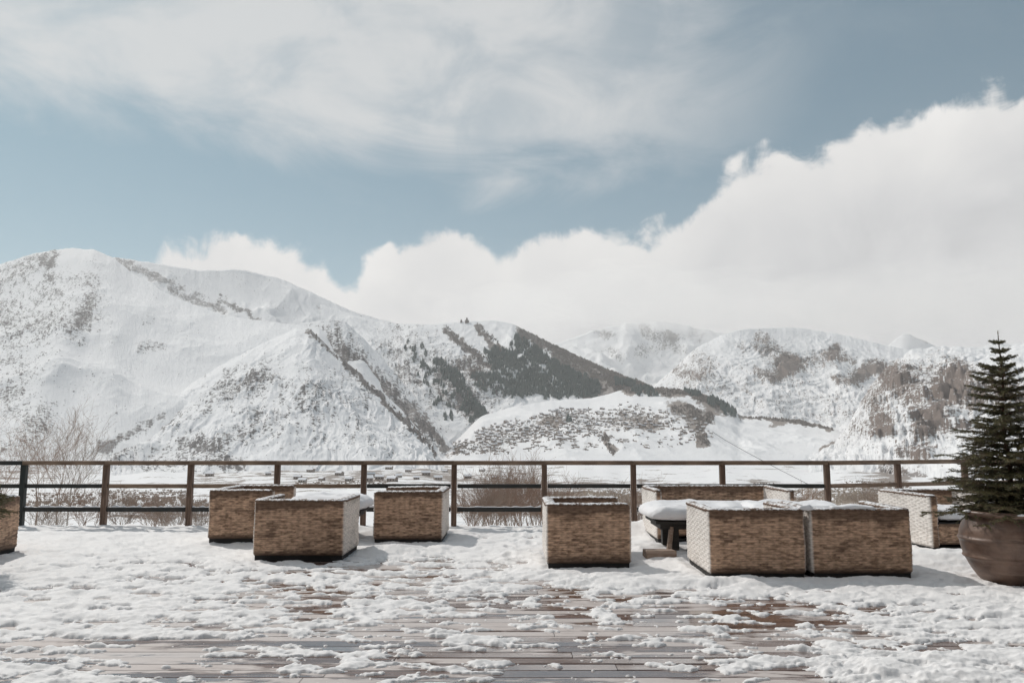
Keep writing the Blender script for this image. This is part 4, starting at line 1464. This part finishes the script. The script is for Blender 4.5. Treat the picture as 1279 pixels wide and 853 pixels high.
# snow lumps on chair tops
for i, (x0, x1, y0, y1, z0, hh, sd, lab) in enumerate([
        (3.33, 3.78, 8.42, 8.54, 0.715, 0.035, 401, 'thin snow on the top edge of the right chair of the touching pair'),
        (2.99, 3.13, 8.42, 8.54, 0.70, 0.045, 403, 'snow lump bridging the two touching chairs'),
        (-6.42, -6.31, 9.7, 10.3, 0.70, 0.04, 402, 'thin snow on the chair top at the left edge')]):
    tag(snow_blob('snow_ridge', x0, x1, y0, y1, z0, hh, sd, over=0.0, nx=60, ny=20, wob=0.8, label=lab), kind='stuff')

# ------------------------------------------------------------------ railing
posts_px = [(-290, 13.25), (-180, 13.25), (-76, 13.25), (28, 13.25), (131, 13.25), (237, 13.25), (345.5, 13.25), (454, 13.25), (567, 13.25), (680, 13.25), (791.5, 13.25),
            (903, 13.25), (1034, 13.25), (1123, 13.68), (1207, 14.15), (1292, 14.62), (1385, 15.2)]
rail = empty('wooden_railing', (0, 13.25, 0))
tag(rail, 'weathered brown timber railing with three rails along the far edge of the snowy deck', 'railing')
pts = []
for px, Y in posts_px:
    x = float(At(px, 618, Y)[0])
    pts.append((x, Y))
for i, (x, Y) in enumerate(pts):
    b = MB()
    b.box(-0.043, 0.043, -0.043, 0.043, -0.25, 1.012)
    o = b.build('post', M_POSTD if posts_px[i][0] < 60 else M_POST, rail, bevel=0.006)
    o.location = (x, Y - 13.25, 0)
    if i + 1 < len(pts):
        x2, Y2 = pts[i + 1]
        L = math.hypot(x2 - x, Y2 - Y)
        a = math.atan2(Y2 - Y, x2 - x)
        for nm, zc, hh, dd, ext, mt in (('top_rail', 1.047, 0.034, 0.075, 0.0, M_RAIL), ('middle_rail', 0.672, 0.033, 0.026, -0.055, None), ('bottom_rail', 0.295, 0.035, 0.026, -0.055, None)):
            b = MB()
            b.box(-ext, L + ext, -dd, dd, -hh, hh)
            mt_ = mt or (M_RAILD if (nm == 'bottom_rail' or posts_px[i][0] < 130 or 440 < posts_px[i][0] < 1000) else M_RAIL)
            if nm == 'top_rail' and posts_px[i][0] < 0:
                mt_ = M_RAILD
            o = b.build(nm, mt_, rail, bevel=0.005)
            o.location = (x + (0.001 * (i % 2)), Y - 13.25, zc + (0.0012 * (i % 2)))
            o.rotation_euler = (0, 0, a)
        # a line of snow along the lowest rail
        if i % 1 == 0:
            ss = MB()
            n = 26
            rs = np.random.default_rng(i + 50)
            xs = np.linspace(0.06, L - 0.06, n)
            hh = np.clip(0.014 + 0.010 * rs.normal(size=n), 0.002, 0.04)
            for k in range(n - 1):
                y0, y1 = -0.02, 0.02
                vs = [(xs[k], y0, 0), (xs[k + 1], y0, 0), (xs[k + 1], y1, 0), (xs[k], y1, 0),
                      (xs[k], y0 * .6, hh[k]), (xs[k + 1], y0 * .6, hh[k + 1]), (xs[k + 1], y1 * .6, hh[k + 1]), (xs[k], y1 * .6, hh[k])]
                ss.add(vs, [(4, 5, 6, 7), (0, 1, 5, 4), (2, 3, 7, 6)])
            o = ss.build('snow_line', M_SNOW, rail, smooth=True)
            tag(o, kind='stuff')
            o.location = (x, Y - 13.25, 0.3315)
            o.rotation_euler = (0, 0, a)


# ------------------------------------------------------------------ clay pots and firs
m, t, b = new_mat('glazed_clay')
oc = t.coord('Object')
n = t.noise(oc, 5.0, 5, 0.65, 0.5)
n2 = t.noise(t.mapping(oc, (3, 3, 14)), 1.0, 4, 0.6)
c = t.mix(t.sstep(n, 0.3, 0.7), (0.10, 0.058, 0.040), (0.20, 0.125, 0.090))
c = t.mix(t.math('MULTIPLY', t.sstep(n2, 0.5, 0.75), 0.5), c, (0.34, 0.25, 0.20))
t.l.new(c, b.inputs['Base Color'])
t.l.new(t.sstep(n, 0.3, 0.8, 0.32, 0.6), b.inputs['Roughness'])
t.l.new(t.bump(n, 0.3, 0.01), b.inputs['Normal'])
M_CLAY = m
m, t, b = new_mat('fir_needles')
rn = t.attr('rnd')
nn = t.noise(t.geo('Position'), 4.0, 3, 0.6)
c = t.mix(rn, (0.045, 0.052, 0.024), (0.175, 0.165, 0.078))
c = t.mix(t.math('MULTIPLY', t.sstep(nn, 0.42, 0.7), 0.45), c, (0.20, 0.155, 0.075))
t.l.new(c, b.inputs['Base Color'])
b.inputs['Roughness'].default_value = 0.55
M_NEEDLE = m
M_FBARK = mat_plain('fir_bark', (0.10, 0.055, 0.035), (0.22, 0.13, 0.085), scale=30)


def clay_pot(x, y, label):
    prof = []
    R, H = 0.47, 0.72
    for k in range(61):
        z = k / 60 * (H - 0.06)
        q = z / (H - 0.06)
        r = 0.265 + (R - 0.265) * math.sin(math.pi / 2 * min(1, q / 0.70)) ** 0.78
        if q > 0.70:
            r = R - 0.085 * ((q - 0.70) / 0.30) ** 2
        for zc in (0.26, 0.44):
            r += 0.018 * math.exp(-((z - zc) / 0.016) ** 2)
        prof.append((r, z))
    prof += [(0.400, H - 0.055), (0.445, H - 0.048), (0.462, H - 0.03), (0.462, H - 0.012), (0.45, H), (0.40, H), (0.375, H - 0.02), (0.36, H - 0.09)]
    root = empty('clay_pot', (x, y, 0.0))
    tag(root, label, 'plant pot', 'big clay pots with firs')
    b_ = MB()
    b_.lathe([(0.0, 0.001)] + prof, 72)
    o = b_.build('pot_body', M_CLAY, root, smooth=True)
    b_ = MB()
    b_.lathe([(0.368, H - 0.08), (0.25, H - 0.055), (0.0, H - 0.05)], 32)
    b_.build('soil', M_SOIL, root, smooth=True)
    return root


def fir(x, y, z, H, Rm, seed, label):
    rg = np.random.default_rng(seed)
    root = empty('potted_fir', (x, y, z))
    tag(root, label, 'fir tree', 'young firs in clay pots')
    b_ = MB()
    pr = None
    nseg = 12
    p0 = Vector((0, 0, -0.02))
    for k in range(nseg):
        p1 = Vector((0.012 * math.sin(k * 0.9), 0.010 * math.cos(k * 1.3), H * (k + 1) / nseg))
        b_.tube(p0, p1, 0.028 * (1 - k / nseg) + 0.003, 0.028 * (1 - (k + 1) / nseg) + 0.003, 8)
        p0 = p1
    NV, NF, NR = [], [], []

    def needles(p, q, dens, ln, tone):
        dirn = (q - p)
        L = dirn.length
        if L < 1e-4:
            return
        dirn = dirn / L
        u = dirn.orthogonal().normalized()
        w = dirn.cross(u)
        n = max(3, int(L * dens))
        for i in range(n):
            s_ = rg.random()
            a = rg.random() * 6.283
            rad = u * math.cos(a) + w * math.sin(a)
            if rad.z < -0.3 and rg.random() < 0.6:
                rad.z *= -1
            base = p + dirn * (L * s_)
            tipd = (rad * 0.85 + dirn * 0.55).normalized() * ln * (0.7 + 0.6 * rg.random())
            side = dirn.cross(rad).normalized() * 0.0028
            o = len(NV)
            NV.extend([base - side, base + side, base + tipd])
            NF.append((o, o + 1, o + 2))
            tv = min(1, max(0, tone + 0.25 * rg.normal()))
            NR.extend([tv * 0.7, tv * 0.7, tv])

    zz = 0.03
    while zz < H * 0.955:
        q = zz / H
        prof_ = (1 - q) ** 0.82
        if q > 0.80:
            prof_ *= 0.75
        Lmax = Rm * prof_ + 0.03
        nbr = int(12 - 6 * q)
        a0 = rg.random() * 6.28
        for k in range(nbr):
            a = a0 + k * 6.283 / nbr + rg.normal() * 0.18
            L = Lmax * (0.55 + 0.58 * rg.random())
            rise = 0.10 + 0.55 * q + rg.normal() * 0.07
            P_ = []
            for j in range(7):
                u_ = j / 6
                rr_ = L * u_
                P_.append(Vector((rr_ * math.cos(a), rr_ * math.sin(a), zz + L * (rise * u_ - 0.35 * u_ * u_ + 0.18 * u_ ** 3))))
            for j in range(6):
                b_.tube(P_[j], P_[j + 1], 0.007 * (1 - j / 6.5) + 0.001, 0.007 * (1 - (j + 1) / 6.5) + 0.001, 4, caps=False)
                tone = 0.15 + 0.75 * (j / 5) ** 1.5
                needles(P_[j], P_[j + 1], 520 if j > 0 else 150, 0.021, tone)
                if j >= 1:
                    for sgn in (-1, 1):
                        for m2 in range(2):
                            fr = rg.random()
                            s0 = P_[j].lerp(P_[j + 1], fr)
                            tw = L * (0.34 * (1 - j / 7.5) + 0.06) * (0.7 + 0.6 * rg.random())
                            aa = a + sgn * (0.75 + 0.2 * rg.normal())
                            e_ = s0 + Vector((math.cos(aa), math.sin(aa), -0.10 + 0.15 * rg.normal())) * tw
                            b_.tube(s0, e_, 0.003, 0.001, 3, caps=False)
                            needles(s0, e_, 470, 0.019, tone + 0.1)
        zz += (0.040 + 0.050 * q) * (0.85 + 0.3 * rg.random()) * H / 1.8
    # leader
    needles(Vector((0, 0, H * 0.80)), Vector((0, 0, H)), 420, 0.018, 0.75)
    b_.build('trunk', M_FBARK, root, smooth=True)
    tb_ = MB()
    for k in range(26 if H > 1 else 3):
        q = rg.random() ** 1.7 * 0.6
        a = -math.pi / 2 + rg.normal() * 1.0
        r_ = Rm * (1 - q) ** 0.82 * (0.45 + 0.4 * rg.random())
        c_ = Vector((r_ * math.cos(a), r_ * math.sin(a), 0.05 + q * H + 0.02))
        w_ = 0.012 + 0.016 * rg.random()
        prof_ = [(0.001, -0.3), (0.8, -0.2), (1.0, 0.1), (0.6, 0.5), (0.001, 0.62)]
        n0 = len(tb_.v)
        tb_.lathe([(p_[0] * w_, p_[1] * w_) for p_ in prof_], 9)
        for i_ in range(n0, len(tb_.v)):
            v_ = Vector(tb_.v[i_])
            tb_.v[i_] = tuple(c_ + Vector((v_.x * 1.7, v_.y, v_.z)) * (0.8 + 0.4 * rg.random()))
    tag(tb_.build('snow_tufts', M_SNOW, root, smooth=True), kind='stuff')
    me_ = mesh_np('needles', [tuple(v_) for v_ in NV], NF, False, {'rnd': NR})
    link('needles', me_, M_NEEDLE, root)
    return root


px0, py0 = 5.06, 8.25
clay_pot(px0, py0, 'big round brown clay pot with ridges, holding the fir at the right edge')
fir(px0 + 0.02, py0, 0.64, 1.92, 0.66, 5, 'young fir tree in the big clay pot at the right edge')
lp_ = clay_pot(-5.88, 8.5, 'clay pot with a fir just beyond the left edge of the photo')
lp_.scale = (0.62, 0.62, 1)
fir(-5.88, 8.5, 0.66, 0.42, 0.60, 8, 'fir whose lowest twigs reach over the wicker chair at the left edge')
rs = np.random.default_rng(4)
snowc = MB()


# ------------------------------------------------------------------ leafless trees and shrubs below the deck
def bare_tree(px, Y, H, seed, kind='tree', mat=None, tmat=None, spread=0.5, label='', group=None, stems=1, name='bare_tree', cat='tree', r0=None, depth=5):
    rg = np.random.default_rng(seed)
    x = float(At(px, 600, Y)[0])
    z = float(tz(np.array(x), np.array(Y)))
    root = empty(name, (x, Y, z))
    tag(root, label, cat, group)
    tb, cb = MB(), MB()
    pxl = Y / 900.0

    def grow(p, dirv_, L, r, lvl, mb):
        n = 3 if lvl < 3 else 2
        for k in range(n):
            nd = (dirv_ + Vector(rg.normal(0, 0.10 + 0.05 * lvl, 3))).normalized()
            nd.z += 0.05
            q = p + nd.normalized() * (L / n)
            r2 = r * 0.86
            mb.tube(p, q, max(r, 0.10 * pxl), max(r2, 0.09 * pxl), 5 if lvl < 2 else 3, caps=False)
            if lvl < depth and (k > 0 or lvl > 0):
                nbr = 2 if lvl < 3 else int(rg.integers(1, 3))
                for j in range(nbr):
                    a = rg.random() * 6.283
                    side = Vector((math.cos(a), math.sin(a), 0.15))
                    bd = (nd * (1.0 - spread * 0.5) + side * spread * (0.7 + 0.6 * rg.random())).normalized()
                    grow(q, bd, L * (0.52 + 0.2 * rg.random()), r2 * 0.5, lvl + 1, cb)
            p, dirv_, r = q, nd.normalized(), r2
    for s_ in range(stems):
        a = rg.random() * 6.28
        off = Vector((math.cos(a), math.sin(a), 0)) * (0.0 if stems == 1 else 0.05 + 0.12 * rg.random())
        lean = Vector((math.cos(a), math.sin(a), 0)) * (0.04 if stems == 1 else 0.30 * rg.random())
        grow(off, (Vector((0, 0, 1)) + lean).normalized(), H * (0.62 if stems == 1 else 0.55 + 0.1 * rg.random()), r0 or H * 0.016, 0, tb)
    tb.build('trunk' if stems == 1 else 'stems', tmat or mat or M_TWIG, root, smooth=True)
    cb.build('crown', mat or M_TWIG, root, smooth=True)
    return root


def Htop(px, Y, ytop):
    x = float(At(px, 600, Y)[0])
    z = float(tz(np.array(x), np.array(Y)))
    return float(At(px, ytop, Y)[2]) - z


gt = 'leafless trees beyond the left railing'
for i, (px, Y, yt, tm, sp, lab) in enumerate([
        (76, 24, 572, M_BIRCH, .36, 'pale barked leafless birch, left of the two birches beyond the left railing'),
        (90, 26, 560, M_BIRCH, .36, 'pale barked leafless birch, right of the two birches beyond the left railing'),
        (46, 30, 556, M_TWIG, .42, 'dense reddish leafless tree just right of the leftmost visible rail post'),
        (12, 27, 562, M_TWIG, .5, 'leafless tree with wide spreading twigs at the left edge of the photo'),
        (-25, 25, 556, M_TWIG, .5, 'leafless tree at the very left edge, only its twigs in view')]):
    bare_tree(px, Y, Htop(px, Y, yt), 900 + i, mat=M_TWIGR if i in (0, 2, 3) else M_TWIG, tmat=tm, spread=sp, label=lab, group=gt, depth=4, r0=0.032)
gs = 'leafless shrubs just below the deck edge'
shrubs = [(586, 19, 622), (598, 18, 612), (609, 21, 618), (620, 19, 600), (633, 22, 606), (643, 20, 612), (652, 18, 596), (661, 20, 600), (668, 23, 604), (676, 19, 606),
          (704, 22, 616), (775, 21, 620), (800, 18, 624), (813, 17, 628), (152, 24, 628), (196, 26, 628), (206, 25, 632), (221, 22, 636), (112, 24, 622), (60, 22, 628), (250, 24, 634), (1012, 24, 622), (1090, 26, 612)]
where = ['left end of the row in the bay right of the stained armchair', 'behind the post right of the stained armchair', 'left part of the bay right of the stained armchair', 'in the bay right of the stained armchair, tall and thin',
         'middle of the bay right of the stained armchair', 'dense, right half of the bay before the lone armchair', 'tallest in the bay left of the lone armchair', 'twiggy, near the post left of the lone armchair',
         'behind the post left of the lone armchair', 'right beside the lone armchair', 'just above the lone armchair', 'above the right end of the lone armchair', 'right of the lone armchair behind the post',
         'between the lone armchair and the snowy table', 'between the second and third posts from the left', 'in the middle of the third rail bay', 'right of the middle of the third rail bay', 'before the fourth post from the left',
         'between the birches and the second post', 'at the foot of the birches', 'left of the half hidden armchair', 'right of the long sofa', 'left of the armchair facing the camera']
for i, (px, Y, yt) in enumerate(shrubs):
    bare_tree(px, Y, max(0.6, Htop(px, Y, yt)), 700 + i, spread=0.45, label='leafless shrub ' + where[i], group=gs, stems=5, name='bare_shrub', cat='shrub',
              mat=M_TWIGR if i % 3 == 0 else M_TWIG, r0=0.012, depth=3)


# dry brush and reeds on the slope, too many stalks to count
def brush(name, feats, n, hgt, mat, seed, thr=0.35, yr=(40, 900)):
    rg = np.random.default_rng(seed)
    vs, fs = [], []
    o = 0
    cnt = 0
    tries = 0
    V_, F_ = [], []
    while cnt < n and tries < 60:
        tries += 1
        Yc = np.exp(rg.uniform(math.log(yr[0]), math.log(yr[1]), 6000))
        pxc = rg.uniform(-30, 1300, 6000)
        x = (pxc - 639.5) / F * Yc
        z = tz(x, Yc)
        PX, PY = proj(x, Yc, z)
        m_ = seg_mask(PX, PY, feats) + 0.35 * fbm(PX / 12, PY / 5, 2, seed)
        k = np.nonzero(m_ > thr)[0][: max(0, n - cnt)]
        if not len(k):
            continue
        x, Yk, z = x[k], Yc[k], z[k]
        S_ = 9
        for s_ in range(S_):
            a = rg.random(len(k)) * 6.28
            ln = hgt * (0.5 + 0.7 * rg.random(len(k)))
            sp = 0.45 * ln
            bx, by = x + rg.normal(0, .25, len(k)) * hgt, Yk + rg.normal(0, .25, len(k)) * hgt
            w = np.maximum(0.012, Yk * 0.00045)
            p0 = np.stack([bx - w, by, z - 0.1], -1)
            p1 = np.stack([bx + w, by, z - 0.1], -1)
            p2 = np.stack([bx + sp * np.cos(a), by + sp * np.sin(a), z + ln], -1)
            V_.append(np.stack([p0, p1, p2], 1).reshape(-1, 3))
        cnt += len(k)
    if not V_:
        return
    V2 = np.concatenate(V_)
    F2 = np.arange(len(V2)).reshape(-1, 3)
    tag(link(name, mesh_np(name, V2, F2, False), mat), kind='stuff')


brush('hillside_brush', [(30, 624, 110, 624, 8, .9), (130, 619, 235, 619, 6, .8), (240, 603, 300, 603, 6, .8), (150, 630, 330, 636, 9, .36), (0, 603, 40, 588, 8, .7),
                         (370, 603, 480, 603, 4, .5), (1060, 590, 1130, 600, 12, .9), (940, 605, 975, 606, 4, .8), (560, 640, 690, 640, 8, .35)], 1500, 1.4, M_BRUSH, 31, yr=(110, 1000))
brush('dry_reeds', [(690, 622, 800, 622, 8, 1.1), (1000, 622, 1110, 622, 12, .95), (690, 606, 800, 606, 4, .7), (800, 604, 860, 605, 3, .5)], 1900, 1.3, M_REED, 32, yr=(70, 800))

# a cable sagging down over the valley
p0 = Vector([float(v_) for v_ in At(890, 539, 1500.)])
p1 = Vector([float(v_) for v_ in At(1012, 606, 330.)])
cb_ = MB()
prev = p0
for k in range(1, 25):
    u_ = k / 24
    q_ = p0.lerp(p1, u_)
    q_.z -= 6.0 * 4 * u_ * (1 - u_) * 0.3
    cb_.tube(prev, q_, 0.45 * (1 - (k - 1) / 24) + 0.12, 0.45 * (1 - k / 24) + 0.12, 5, caps=False)
    prev = q_
M_CABLE = mat_plain('grey_cable', (0.10, 0.10, 0.10), (0.16, 0.16, 0.16))
tag(cb_.build('overhead_cable', M_CABLE), 'thin dark cable slanting down across the valley right of the village', 'cable')
